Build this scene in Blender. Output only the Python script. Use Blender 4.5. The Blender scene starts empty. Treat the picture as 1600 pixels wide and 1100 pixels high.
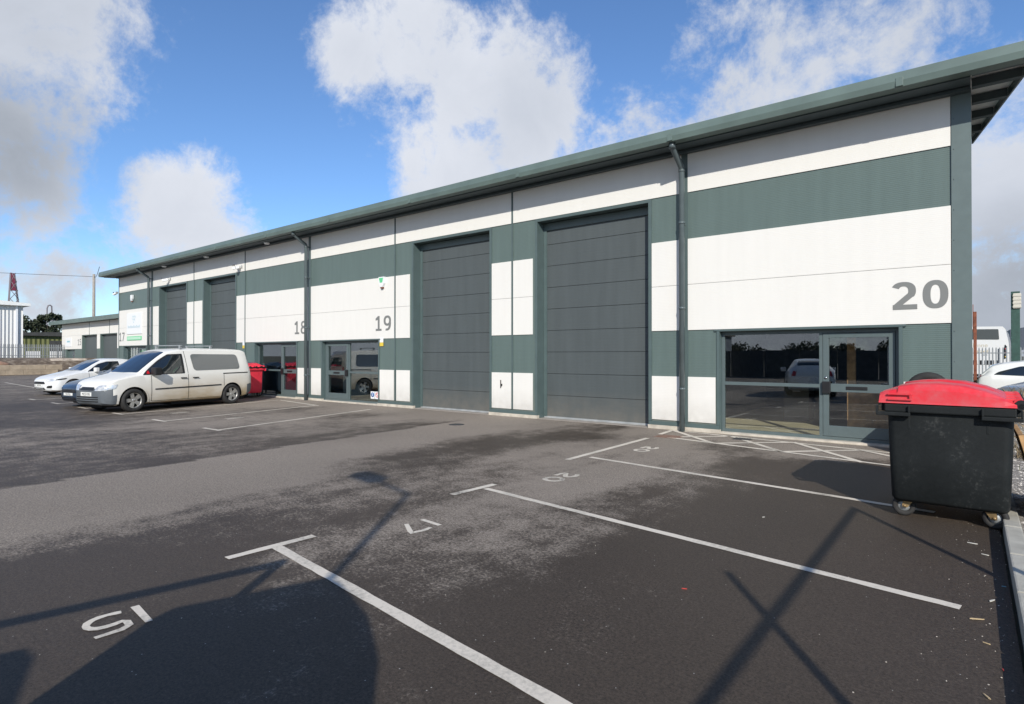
import bpy, bmesh, math, random
from mathutils import Vector, Matrix
random.seed(7)
S = bpy.context.scene
COL = S.collection
R = math.radians

# ------------------------------------------------------------------ helpers
class MB:
    """collects simple shapes into one mesh"""
    def __init__(s): s.bm = bmesh.new()
    def box(s, x0, x1, y0, y1, z0, z1, bev=0, mi=0, M=None):
        if x0 > x1: x0, x1 = x1, x0
        if y0 > y1: y0, y1 = y1, y0
        if z0 > z1: z0, z1 = z1, z0
        r = bmesh.ops.create_cube(s.bm, size=1)
        vs = r['verts']
        for v in vs:
            v.co = Vector(((x0+x1)/2+v.co.x*(x1-x0), (y0+y1)/2+v.co.y*(y1-y0), (z0+z1)/2+v.co.z*(z1-z0)))
        fs = set(f for v in vs for f in v.link_faces)
        for f in fs: f.material_index = mi
        if bev > 0:
            es = list(set(e for v in vs for e in v.link_edges))
            rr = bmesh.ops.bevel(s.bm, geom=es, offset=bev, segments=2, profile=.6, affect='EDGES')
            vs = list(set(v for f in rr['faces'] for v in f.verts) | set(v for v in vs if v.is_valid))
            for f in rr['faces']: f.material_index = mi
        if M is not None:
            bmesh.ops.transform(s.bm, matrix=M, verts=[v for v in vs if v.is_valid])
        return s
    def poly(s, pts, mi=0):
        vs = [s.bm.verts.new(p) for p in pts]
        f = s.bm.faces.new(vs); f.material_index = mi
        return f
    def prism(s, pts, axis, a, b, mi=0):
        """extrude a 2D outline along an axis from a to b"""
        def P(p, t):
            if axis == 'x': return (t, p[0], p[1])
            if axis == 'y': return (p[0], t, p[1])
            return (p[0], p[1], t)
        v0 = [s.bm.verts.new(P(p, a)) for p in pts]; v1 = [s.bm.verts.new(P(p, b)) for p in pts]
        fs = [s.bm.faces.new(v0), s.bm.faces.new(v1[::-1])]
        n = len(pts)
        for i in range(n):
            fs.append(s.bm.faces.new((v0[i], v1[i], v1[(i+1) % n], v0[(i+1) % n])))
        for f in fs: f.material_index = mi
        bmesh.ops.recalc_face_normals(s.bm, faces=fs)
        return s
    def tube(s, pts, r, n=10, mi=0, cap=True, r2=None):
        pts = [Vector(p) for p in pts]
        rings = []
        up = Vector((0, 0, 1))
        for i, p in enumerate(pts):
            if i == 0: d = pts[1]-p
            elif i == len(pts)-1: d = p-pts[i-1]
            else: d = (pts[i+1]-p).normalized()+(p-pts[i-1]).normalized()
            d.normalize()
            a = d.cross(up)
            if a.length < 1e-3: a = d.cross(Vector((0, 1, 0)))
            a.normalize(); b = d.cross(a).normalized()
            rr = r if r2 is None else r+(r2-r)*i/(len(pts)-1)
            if 0 < i < len(pts)-1:
                c = (pts[i]-pts[i-1]).normalized().dot(d); k = 1/max(c, .5)
            else: k = 1
            rings.append([s.bm.verts.new(p+(a*math.cos(t)+b*math.sin(t)*1)*rr*k) for t in [2*math.pi*j/n for j in range(n)]])
        fs = []
        for i in range(len(rings)-1):
            for j in range(n):
                fs.append(s.bm.faces.new((rings[i][j], rings[i][(j+1) % n], rings[i+1][(j+1) % n], rings[i+1][j])))
        for f in fs: f.smooth = True
        if cap:
            fs.append(s.bm.faces.new(rings[0][::-1])); fs.append(s.bm.faces.new(rings[-1]))
        for f in fs: f.material_index = mi
        bmesh.ops.recalc_face_normals(s.bm, faces=fs)
        return s
    def lathe(s, prof, axis='y', c=(0, 0, 0), n=32, mi=0, closed=False):
        """prof = list of (radius, along)"""
        rings = []
        for (r, t) in prof:
            ring = []
            for j in range(n):
                a = 2*math.pi*j/n
                u, v = r*math.cos(a), r*math.sin(a)
                if axis == 'y': p = (c[0]+u, c[1]+t, c[2]+v)
                elif axis == 'z': p = (c[0]+u, c[1]+v, c[2]+t)
                else: p = (c[0]+t, c[1]+u, c[2]+v)
                ring.append(s.bm.verts.new(p))
            rings.append(ring)
        fs = []
        m = len(rings)
        for i in range(m if closed else m-1):
            for j in range(n):
                fs.append(s.bm.faces.new((rings[i][j], rings[i][(j+1) % n], rings[(i+1) % m][(j+1) % n], rings[(i+1) % m][j])))
        for f in fs: f.smooth = True; f.material_index = mi
        if not closed:
            for ring in (rings[0], rings[-1]):
                try:
                    f = s.bm.faces.new(ring); f.material_index = mi; fs.append(f)
                except Exception: pass
        bmesh.ops.recalc_face_normals(s.bm, faces=fs)
        return s
    def xf(s, M):
        bmesh.ops.transform(s.bm, matrix=M, verts=s.bm.verts[:]); return s
    def build(s, name, mats, parent=None, smooth=False, label=None):
        me = bpy.data.meshes.new(name); s.bm.to_mesh(me); s.bm.free()
        if not isinstance(mats, (list, tuple)): mats = [mats]
        for m in mats: me.materials.append(m)
        if smooth:
            for p in me.polygons: p.use_smooth = True
        o = bpy.data.objects.new(name, me); COL.objects.link(o)
        if parent: o.parent = parent
        if label: o['label'] = label
        return o

def tag(o, label=None, cat=None, group=None, kind=None):
    if label: o['label'] = label
    if cat: o['category'] = cat
    if group: o['group'] = group
    if kind: o['kind'] = kind
    return o
def thing(name, label, cat, loc=(0, 0, 0), rz=0, group=None):
    o = bpy.data.objects.new(name, None); COL.objects.link(o)
    o.location = loc; o.rotation_euler = (0, 0, rz); o.empty_display_size = .3
    return tag(o, label, cat, group)
def copy_tree(o, parent=None):
    c = o.copy(); COL.objects.link(c)
    if parent: c.parent = parent
    for ch in [x for x in ALL() if x.parent == o]: copy_tree(ch, c)
    return c
def ALL(): return list(COL.objects)

# ------------------------------------------------------------------ materials
def mat(name, col, rough=.6, metal=0, spec=.5, noise=0, nscale=8, bump=0, bscale=60, coat=0, extra=None):
    m = bpy.data.materials.new(name); m.use_nodes = True
    nt = m.node_tree; N = nt.nodes; L = nt.links
    b = N['Principled BSDF']
    b.inputs['Base Color'].default_value = (*col, 1)
    b.inputs['Roughness'].default_value = rough
    b.inputs['Metallic'].default_value = metal
    b.inputs['Specular IOR Level'].default_value = spec
    b.inputs['Coat Weight'].default_value = coat
    tc = N.new('ShaderNodeTexCoord')
    if noise > 0:
        n = N.new('ShaderNodeTexNoise'); n.inputs['Scale'].default_value = nscale; n.inputs['Detail'].default_value = 6
        L.new(tc.outputs['Object'], n.inputs['Vector'])
        mp = N.new('ShaderNodeMapRange'); mp.inputs[1].default_value = .3; mp.inputs[2].default_value = .7
        mp.inputs[3].default_value = 1-noise; mp.inputs[4].default_value = 1+noise
        L.new(n.outputs['Fac'], mp.inputs[0])
        mx = N.new('ShaderNodeMix'); mx.data_type = 'RGBA'; mx.blend_type = 'MULTIPLY'; mx.inputs[0].default_value = 1
        mx.inputs[6].default_value = (*col, 1); L.new(mp.outputs[0], mx.inputs[7])
        L.new(mx.outputs[2], b.inputs['Base Color'])
    if bump > 0:
        n2 = N.new('ShaderNodeTexNoise'); n2.inputs['Scale'].default_value = bscale; n2.inputs['Detail'].default_value = 4
        L.new(tc.outputs['Object'], n2.inputs['Vector'])
        bp = N.new('ShaderNodeBump'); bp.inputs['Strength'].default_value = bump; bp.inputs['Distance'].default_value = .02
        L.new(n2.outputs['Fac'], bp.inputs['Height']); L.new(bp.outputs['Normal'], b.inputs['Normal'])
    if extra: extra(nt, b, tc)
    return m

def ribs(freq, strength, dist=.01, axis=2, dirt=0):
    """fine horizontal micro-ribs of profiled metal cladding; optional run-off dirt"""
    def f(nt, b, tc):
        N, L = nt.nodes, nt.links
        g = N.new('ShaderNodeNewGeometry')
        sx = N.new('ShaderNodeSeparateXYZ'); L.new(g.outputs['Position'], sx.inputs[0])
        mu = N.new('ShaderNodeMath'); mu.operation = 'MULTIPLY'; mu.inputs[1].default_value = freq*2*math.pi
        L.new(sx.outputs[axis], mu.inputs[0])
        sn = N.new('ShaderNodeMath'); sn.operation = 'SINE'; L.new(mu.outputs[0], sn.inputs[0])
        bp = N.new('ShaderNodeBump'); bp.inputs['Strength'].default_value = strength; bp.inputs['Distance'].default_value = dist
        L.new(sn.outputs[0], bp.inputs['Height']); L.new(bp.outputs['Normal'], b.inputs['Normal'])
        n = N.new('ShaderNodeTexNoise'); n.inputs['Scale'].default_value = 1; n.inputs['Detail'].default_value = 5
        vm = N.new('ShaderNodeMapping'); vm.inputs['Scale'].default_value = (6, 6, .6)
        L.new(g.outputs['Position'], vm.inputs[0]); L.new(vm.outputs[0], n.inputs['Vector'])
        mp = N.new('ShaderNodeMapRange'); mp.inputs[1].default_value = .35; mp.inputs[2].default_value = .75
        mp.inputs[3].default_value = 1; mp.inputs[4].default_value = 1-dirt
        L.new(n.outputs['Fac'], mp.inputs[0])
        mx = N.new('ShaderNodeMix'); mx.data_type = 'RGBA'; mx.blend_type = 'MULTIPLY'; mx.inputs[0].default_value = 1
        mx.inputs[6].default_value = b.inputs['Base Color'].default_value; L.new(mp.outputs[0], mx.inputs[7])
        zr = N.new('ShaderNodeMapRange'); zr.inputs[1].default_value = .12; zr.inputs[2].default_value = .75; zr.inputs[3].default_value = .55; zr.inputs[4].default_value = 0
        L.new(sx.outputs[2], zr.inputs[0])
        n5 = N.new('ShaderNodeTexNoise'); n5.inputs['Scale'].default_value = 5; n5.inputs['Detail'].default_value = 6; L.new(g.outputs['Position'], n5.inputs['Vector'])
        gm_ = N.new('ShaderNodeMath'); gm_.operation = 'MULTIPLY'; L.new(zr.outputs[0], gm_.inputs[0]); L.new(n5.outputs['Fac'], gm_.inputs[1])
        m9 = N.new('ShaderNodeMix'); m9.data_type = 'RGBA'; m9.inputs[7].default_value = (.22, .19, .15, 1)
        L.new(gm_.outputs[0], m9.inputs[0]); L.new(mx.outputs[2], m9.inputs[6])
        L.new(m9.outputs[2], b.inputs['Base Color'])
    return f

M = {}
M['clad_green'] = mat('clad_green', (.112, .155, .143), .40, 0, .5, extra=ribs(30, .2, .004, dirt=.12))
M['clad_white'] = mat('clad_white', (.75, .73, .68), .5, 0, .3, extra=ribs(30, .11, .003, dirt=.03))
M['trim'] = mat('trim_green', (.085, .12, .118), .38, 0, .5, noise=.08, nscale=3)
M['gutter'] = mat('gutter_green', (.115, .158, .142), .42, 0, .5, noise=.12, nscale=2)
M['fascia'] = mat('fascia_dark', (.05, .07, .075), .5, noise=.08)
M['roller'] = mat('roller_grey', (.084, .098, .100), .48, 0, .4, extra=ribs(14, .10, .003, dirt=.14))
M['pipe'] = mat('pipe_green', (.095, .12, .125), .30, 0, .5, noise=.1, nscale=4)
M['frame'] = mat('frame_grey', (.095, .125, .127), .4, 0, .5, noise=.05)
M['galv'] = mat('galvanised', (.42, .44, .44), .5, .4, .5, noise=.15, nscale=5)
M['soffit'] = mat('soffit_sheet', (.82, .81, .77), .5, noise=.08)
M['plinth'] = mat('plinth_cream', (.52, .47, .39), .8, noise=.2, nscale=6)
M['number'] = mat('number_grey', (.19, .195, .185), .5)
M['black'] = mat('black_plastic', (.012, .012, .013), .45, noise=.2)
M['blackmat'] = mat('black_matt', (.006, .006, .006), .9)
M['rubber'] = mat('tyre_rubber', (.022, .021, .020), .8, noise=.25, nscale=12, bump=.2)
M['alloy'] = mat('alloy', (.50, .49, .46), .35, .7, noise=.15, nscale=9)
M['alloy_dark'] = mat('alloy_dark', (.03, .03, .03), .4, .3)
M['chrome'] = mat('chrome', (.6, .6, .6), .15, 1)
M['white_paint'] = mat('car_white', (.75, .75, .73), .28, 0, .5, coat=.5)
M['blue_paint'] = mat('car_blue', (.04, .06, .09), .25, .2, .5, coat=.6)
M['silver_paint'] = mat('car_silver', (.35, .38, .43), .3, .5, .5, coat=.5)
M['red_paint'] = mat('car_red', (.35, .015, .02), .3, 0, .5, coat=.5)
M['bumper_grey'] = mat('bumper_grey', (.10, .112, .122), .55, noise=.12, nscale=5)
M['red_lens'] = mat('red_lens', (.5, .01, .01), .2, coat=.4)
M['lamp_lens'] = mat('lamp_lens', (.55, .56, .56), .12, .3, coat=1, noise=.35, nscale=9)
M['plate'] = mat('plate_white', (.72, .72, .68), .4)
M['plate_y'] = mat('plate_yellow', (.7, .5, .05), .4)
M['bin_black'] = mat('bin_black', (.016, .018, .019), .55, 0, .4, noise=.3, nscale=5, bump=.12, bscale=25)
M['rust'] = mat('rust', (.20, .065, .035), .85, noise=.3, nscale=12, bump=.2)
M['brass'] = mat('castor_zinc', (.28, .19, .09), .5, .5, noise=.3, nscale=20)
M['concrete'] = mat('concrete', (.40, .38, .32), .85, noise=.15, nscale=6, bump=.3, bscale=90)
M['blockwall'] = mat('sand_blocks', (.36, .29, .21), .9, noise=.25, nscale=2, bump=.3)
M['wood'] = mat('raw_wood', (.52, .31, .14), .7, noise=.3, nscale=9)
M['green_steel'] = mat('green_steel', (.03, .075, .06), .5, noise=.2)
M['grey_steel'] = mat('grey_steel', (.30, .32, .33), .5, .2, noise=.15)
M['shed_white'] = mat('shed_white', (.68, .68, .66), .6, noise=.05, extra=ribs(3.2, .9, .04, axis=1))
M['shed_green'] = mat('shed_green', (.17, .18, .06), .7, extra=ribs(2, .9, .05, axis=1, dirt=.3))
M['roof_dark'] = mat('roof_dark', (.06, .06, .055), .8, noise=.2, nscale=2)
M['slate'] = mat('roof_blue_grey', (.07, .085, .11), .7, noise=.1)
M['crane_red'] = mat('crane_red', (.20, .03, .06), .6)
M['crane_grey'] = mat('crane_grey', (.18, .16, .17), .6)
M['pole_wood'] = mat('pole_wood', (.32, .29, .25), .9, noise=.2)
M['cable'] = mat('cable', (.02, .02, .02), .7)
M['line'] = None
M['yellow'] = mat('yellow_sticker', (.7, .52, .06), .5)
M['sign_white'] = mat('sign_white', (.78, .79, .79), .4)
M['sign_green'] = mat('sign_green', (.12, .55, .25), .5)
M['sign_teal'] = mat('sign_teal', (.28, .5, .55), .5)
M['sign_blue'] = mat('sign_blue', (.03, .12, .35), .5)
M['sign_red'] = mat('sign_red', (.6, .03, .03), .5)
M['poster_green'] = mat('poster_green', (.05, .45, .16), .5)
M['blind'] = mat('blind_blue', (.07, .10, .16), .8)
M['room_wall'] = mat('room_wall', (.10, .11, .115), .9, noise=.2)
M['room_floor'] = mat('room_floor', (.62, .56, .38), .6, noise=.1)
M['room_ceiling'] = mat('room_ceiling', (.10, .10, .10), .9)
M['trunk'] = mat('bark', (.10, .08, .06), .9, noise=.3)
M['leaf'] = mat('leaf_dark', (.030, .040, .018), .7, noise=.4, nscale=2)
M['leaf2'] = mat('leaf_weed', (.10, .11, .04), .7, noise=.4, nscale=6)
M['leaf3'] = mat('straw_weed', (.26, .20, .12), .8, noise=.4, nscale=6)
M['poster_blue'] = mat('rear_shed_blue', (.08, .10, .13), .7, extra=ribs(2, .9, .05, axis=0))

def red_bin_mat():
    m = mat('bin_red', (.66, .03, .042), .42, 0, .45)
    nt = m.node_tree; N, L = nt.nodes, nt.links; b = N['Principled BSDF']
    tc = [n for n in N if n.type == 'TEX_COORD'][0]
    n = N.new('ShaderNodeTexNoise'); n.inputs['Scale'].default_value = 5; n.inputs['Detail'].default_value = 9; n.inputs['Roughness'].default_value = .7
    mp0 = N.new('ShaderNodeMapping'); mp0.inputs['Scale'].default_value = (1, .35, 1)
    L.new(tc.outputs['Object'], mp0.inputs[0]); L.new(mp0.outputs[0], n.inputs['Vector'])
    cr = N.new('ShaderNodeValToRGB'); cr.color_ramp.elements[0].position = .42; cr.color_ramp.elements[0].color = (.66, .028, .04, 1)
    cr.color_ramp.elements[1].position = .8; cr.color_ramp.elements[1].color = (.50, .12, .13, 1)
    L.new(n.outputs['Fac'], cr.inputs[0]); L.new(cr.outputs[0], b.inputs['Base Color'])
    return m
M['bin_red'] = red_bin_mat()
def scuffed_black():
    m = bpy.data.materials.new('bin_body'); m.use_nodes = True
    nt = m.node_tree; N, L = nt.nodes, nt.links; b = N['Principled BSDF']
    b.inputs['Roughness'].default_value = .65; b.inputs['Specular IOR Level'].default_value = .28
    tc = N.new('ShaderNodeTexCoord')
    n = N.new('ShaderNodeTexNoise'); n.inputs['Scale'].default_value = 27; n.inputs['Detail'].default_value = 10; n.inputs['Roughness'].default_value = .75
    L.new(tc.outputs['Object'], n.inputs['Vector'])
    n2 = N.new('ShaderNodeTexNoise'); n2.inputs['Scale'].default_value = 2.2; n2.inputs['Detail'].default_value = 3
    L.new(tc.outputs['Object'], n2.inputs['Vector'])
    ad = N.new('ShaderNodeMath'); ad.operation = 'MULTIPLY'; L.new(n.outputs['Fac'], ad.inputs[0]); L.new(n2.outputs['Fac'], ad.inputs[1])
    cr = N.new('ShaderNodeValToRGB'); e = cr.color_ramp.elements
    e[0].position = .18; e[0].color = (.008, .010, .0105, 1); e[1].position = .43; e[1].color = (.05, .052, .05, 1)
    x = e.new(.33); x.color = (.013, .0155, .016, 1)
    L.new(ad.outputs[0], cr.inputs[0]); L.new(cr.outputs[0], b.inputs['Base Color'])
    # long thin scratches
    w = N.new('ShaderNodeTexNoise'); w.inputs['Scale'].default_value = 9; w.inputs['Detail'].default_value = 2
    mp = N.new('ShaderNodeMapping'); mp.inputs['Scale'].default_value = (1, 1, 12); mp.inputs['Rotation'].default_value = (0, .5, 0)
    L.new(tc.outputs['Object'], mp.inputs[0]); L.new(mp.outputs[0], w.inputs['Vector'])
    bp = N.new('ShaderNodeBump'); bp.inputs['Strength'].default_value = .15; bp.inputs['Distance'].default_value = .01
    L.new(n.outputs['Fac'], bp.inputs['Height']); L.new(bp.outputs['Normal'], b.inputs['Normal'])
    return m
M['bin_body'] = scuffed_black()

def van_dirt():
    """white paint with brown road dirt on the lower sides"""
    m = bpy.data.materials.new('dirty_white_paint'); m.use_nodes = True
    nt = m.node_tree; N, L = nt.nodes, nt.links; b = N['Principled BSDF']
    b.inputs['Roughness'].default_value = .33; b.inputs['Coat Weight'].default_value = .3
    tc = N.new('ShaderNodeTexCoord'); sx = N.new('ShaderNodeSeparateXYZ'); L.new(tc.outputs['Object'], sx.inputs[0])
    n = N.new('ShaderNodeTexNoise'); n.inputs['Scale'].default_value = 2.2; n.inputs['Detail'].default_value = 8
    mp = N.new('ShaderNodeMapping'); mp.inputs['Scale'].default_value = (.7, 1, 1.6)
    L.new(tc.outputs['Object'], mp.inputs[0]); L.new(mp.outputs[0], n.inputs['Vector'])
    z = N.new('ShaderNodeMapRange'); z.inputs[1].default_value = .25; z.inputs[2].default_value = 1.05; z.inputs[3].default_value = 1.0; z.inputs[4].default_value = 0
    L.new(sx.outputs[2], z.inputs[0])
    xr = N.new('ShaderNodeMapRange'); xr.inputs[1].default_value = .3; xr.inputs[2].default_value = 2.2; xr.inputs[3].default_value = .1; xr.inputs[4].default_value = 1
    L.new(sx.outputs[0], xr.inputs[0])
    a = N.new('ShaderNodeMath'); a.operation = 'MULTIPLY'; L.new(z.outputs[0], a.inputs[0]); L.new(xr.outputs[0], a.inputs[1])
    c = N.new('ShaderNodeMapRange'); c.inputs[1].default_value = .3; c.inputs[2].default_value = .7; c.inputs[3].default_value = .6; c.inputs[4].default_value = 1.3
    L.new(n.outputs['Fac'], c.inputs[0])
    d = N.new('ShaderNodeMath'); d.operation = 'MULTIPLY'; d.use_clamp = True; L.new(a.outputs[0], d.inputs[0]); L.new(c.outputs[0], d.inputs[1])
    mx = N.new('ShaderNodeMix'); mx.data_type = 'RGBA'; mx.inputs[6].default_value = (.76, .74, .68, 1); mx.inputs[7].default_value = (.42, .32, .19, 1)
    L.new(d.outputs[0], mx.inputs[0]); L.new(mx.outputs[2], b.inputs['Base Color'])
    r = N.new('ShaderNodeMapRange'); r.inputs[3].default_value = .3; r.inputs[4].default_value = .8; L.new(d.outputs[0], r.inputs[0]); L.new(r.outputs[0], b.inputs['Roughness'])
    return m
M['van_white'] = van_dirt()

def glass(name, tint, refl=.08, trans=1.0, rough=.0):
    """window pane: a fresnel mix of mirror reflection and tinted see-through"""
    m = bpy.data.materials.new(name); m.use_nodes = True
    nt = m.node_tree; N, L = nt.nodes, nt.links; N.clear()
    o = N.new('ShaderNodeOutputMaterial'); ge = N.new('ShaderNodeNewGeometry'); dt = N.new('ShaderNodeVectorMath'); dt.operation = 'DOT_PRODUCT'
    L.new(ge.outputs['Normal'], dt.inputs[0]); L.new(ge.outputs['Incoming'], dt.inputs[1])
    def mth(op, a, b_=None, c_=None):
        n = N.new('ShaderNodeMath'); n.operation = op; n.use_clamp = op != 'ABSOLUTE'
        for i, v in enumerate((a, b_, c_)):
            if v is None: continue
            if isinstance(v, (int, float)): n.inputs[i].default_value = v
            else: L.new(v, n.inputs[i])
        return n
    ab = mth('ABSOLUTE', dt.outputs['Value']); iv = mth('SUBTRACT', 1.0, ab.outputs[0]); pw = mth('POWER', iv.outputs[0], 5.0)
    ma = mth('MULTIPLY_ADD', pw.outputs[0], .9, refl)
    g = N.new('ShaderNodeBsdfGlossy'); g.inputs['Roughness'].default_value = rough; g.inputs['Color'].default_value = (.9, .93, .95, 1)
    t = N.new('ShaderNodeBsdfTransparent'); t.inputs[0].default_value = (*tint, 1)
    mx = N.new('ShaderNodeMixShader'); L.new(ma.outputs[0], mx.inputs[0]); L.new(t.outputs[0], mx.inputs[1]); L.new(g.outputs[0], mx.inputs[2])
    L.new(mx.outputs[0], o.inputs[0])
    return m
M['glass'] = glass('window_glass', (.93, .94, .92), .15)
M['glass19'] = glass('film_glass', (.80, .83, .80), .17)
M['car_glass'] = mat('car_glass_dark', (.012, .016, .018), .04, 0, .8, coat=1)
M['car_glass_grey'] = mat('car_glass_grey', (.095, .105, .105), .12, 0, .8, coat=.6)
M['clear'] = glass('clear_vehicle_glass', (.8, .82, .8), .06)

# ------------------------------------------------------------------ camera
cam = bpy.data.cameras.new('camera'); co = bpy.data.objects.new('camera', cam); COL.objects.link(co)
cam.sensor_width = 36; cam.lens = 913.6/1600*36; cam.clip_end = 5000; cam.clip_start = .05
co.location = (0, -12.08, 1.6); co.rotation_euler = (R(90+.352), 0, R(38.16))
S.camera = co

# ------------------------------------------------------------------ light and sky
EL = 31.0; AZ = 36.0          # sun stands towards (+sin AZ, -cos AZ)
sun = bpy.data.lights.new('sun', 'SUN'); so = bpy.data.objects.new('sun', sun); COL.objects.link(so)
sun.energy = 4.0; sun.angle = R(.53); sun.color = (1, .955, .88)
d = Vector((math.sin(R(AZ))*math.cos(R(EL)), -math.cos(R(AZ))*math.cos(R(EL)), math.sin(R(EL))))
so.rotation_euler = d.to_track_quat('Z', 'Y').to_euler(); so.location = d*50
W = bpy.data.worlds.new('World'); S.world = W; W.use_nodes = True
nt = W.node_tree; N, L = nt.nodes, nt.links; N.clear()
out = N.new('ShaderNodeOutputWorld'); bg = N.new('ShaderNodeBackground')
sky = N.new('ShaderNodeTexSky'); sky.sky_type = 'NISHITA'; sky.sun_disc = False
sky.sun_elevation = R(EL); sky.sun_rotation = math.atan2(d.x, d.y); sky.altitude = 100; sky.air_density = 1.0; sky.dust_density = .15; sky.ozone_density = 3.5
tc = N.new('ShaderNodeTexCoord')
def node(t, **k):
    n = N.new(t)
    for a, v in k.items(): setattr(n, a, v)
    return n
def math_(op, a, b=None, c=None, clamp=False):
    n = node('ShaderNodeMath', operation=op, use_clamp=clamp)
    for i, v in enumerate((a, b, c)):
        if v is None: continue
        if isinstance(v, (int, float)): n.inputs[i].default_value = v
        else: L.new(v, n.inputs[i])
    return n.outputs[0]
dirv = tc.outputs['Generated']
def noise(scale, detail, rough, vec=dirv, dist=0, off=(0, 0, 0), sc=(1, 1, 1)):
    m = node('ShaderNodeMapping'); m.inputs['Location'].default_value = off; m.inputs['Scale'].default_value = sc
    L.new(vec, m.inputs[0])
    n = node('ShaderNodeTexNoise'); n.inputs['Scale'].default_value = scale; n.inputs['Detail'].default_value = detail
    n.inputs['Roughness'].default_value = rough; n.inputs['Distortion'].default_value = dist
    L.new(m.outputs[0], n.inputs['Vector']); return n.outputs['Fac']
# cloud masses: direction, angular radius, weight, greyness
CL = [(-.913,.172,.396,.165,1,.5),(-.952,.165,.262,.14,.95,.9),(-.925,.225,.310,.085,.85,.75),(-.961,.218,.168,.06,.85,.2),(-.948,.279,.155,.06,.6,.35),(-.973,.208,.097,.14,.85,.5),
 (-.900,.378,.221,.10,1,.12),(-.893,.392,.195,.09,1,.22),(-.904,.351,.243,.03,.9,.1),(-.715,.54,.443,.085,.95,.25),(-.656,.588,.472,.125,1,.25),(-.606,.674,.423,.135,1,.15),(-.666,.68,.307,.12,.95,.12),(-.54,.745,.38,.15,.9,.3),
 (-.273,.886,.376,.15,.70,.5),(-.185,.88,.439,.16,.72,.5),(-.075,.901,.427,.13,.6,.5),(-.36,.85,.36,.13,.6,.45),(-.20,.93,.30,.12,.55,.3),(.028,.977,.21,.13,.95,.3),(.053,.997,.062,.17,1,.75),(.041,.993,.112,.10,.9,.6),(.12,.95,.28,.16,.8,.35),
 (-.80,.58,.06,.12,.5,.3),(.5,-.6,.5,.35,.9,.5),(-.4,-.8,.4,.4,1,.5),(.9,.2,.35,.35,.9,.4),(-.1,-.75,.65,.3,.8,.4),(-.55,-.8,.2,.3,1,.3),(-.5,-.86,.06,.3,1,.55),(0,-1,.06,.3,1,.6),(-.85,-.5,.08,.3,1,.5),(-.7,-.7,.12,.35,1,.5),(-.3,-.95,.05,.3,1,.6),(.6,-.8,.1,.3,1,.5)]
warp1 = noise(8, 10, .66, dist=.3); warp2 = noise(4, 3, .5, off=(3, 1, 7)); fine = noise(26, 9, .68, off=(1, 5, 2))
dens = None; grey = None
for (x, y, z, r, wgt, gr) in CL:
    vl = math.sqrt(x*x+y*y+z*z)
    dp = node('ShaderNodeVectorMath', operation='DISTANCE'); L.new(dirv, dp.inputs[0]); dp.inputs[1].default_value = (x/vl, y/vl, z/vl)
    f = node('ShaderNodeMapRange', interpolation_type='SMOOTHSTEP'); f.inputs[1].default_value = r*1.6; f.inputs[2].default_value = r*.1; f.inputs[3].default_value = 0; f.inputs[4].default_value = wgt
    L.new(dp.outputs['Value'], f.inputs[0])
    dens = f.outputs[0] if dens is None else math_('SMOOTH_MAX', dens, f.outputs[0], .12)
    gg = math_('MULTIPLY', f.outputs[0], gr)
    grey = gg if grey is None else math_('MAXIMUM', grey, gg)
n1 = math_('SUBTRACT', warp1, .5); n2 = math_('SUBTRACT', warp2, .5); n3 = math_('SUBTRACT', fine, .5)
q = math_('MULTIPLY_ADD', n1, 1.55, dens); q = math_('MULTIPLY_ADD', n2, .55, q); q = math_('MULTIPLY_ADD', n3, .75, q)
cov = node('ShaderNodeMapRange', interpolation_type='SMOOTHSTEP'); cov.inputs[1].default_value = .38; cov.inputs[2].default_value = .88
L.new(q, cov.inputs[0])
# cloud colour: white where thin and lit, grey in the thick undersides
gm = math_('MULTIPLY_ADD', n2, .6, grey); gm = math_('MULTIPLY_ADD', n1, .35, gm)
ramp = node('ShaderNodeValToRGB'); e = ramp.color_ramp.elements
e[0].position = .05; e[0].color = (4.5, 4.7, 5.15, 1); e[1].position = .85; e[1].color = (2.1, 2.33, 2.7, 1)
k = e.new(.4); k.color = (3.5, 3.75, 4.25, 1)
L.new(gm, ramp.inputs[0])
mxs = node('ShaderNodeMix', data_type='RGBA'); L.new(cov.outputs[0], mxs.inputs[0]); L.new(ramp.outputs[0], mxs.inputs[7])
tint = node('ShaderNodeMix', data_type='RGBA', blend_type='MULTIPLY'); tint.inputs[0].default_value = 1; tint.inputs[7].default_value = (.70, .83, .97, 1)
L.new(sky.outputs[0], tint.inputs[6]); L.new(tint.outputs[2], mxs.inputs[6])
L.new(mxs.outputs[2], bg.inputs[0]); bg.inputs[1].default_value = .15; L.new(bg.outputs[0], out.inputs[0])
S.view_settings.view_transform = 'Standard'; S.view_settings.look = 'None'; S.view_settings.exposure = .2; S.view_settings.gamma = 1
S.render.engine = 'CYCLES'
S.cycles.max_bounces = 8; S.cycles.transparent_max_bounces = 12

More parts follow.
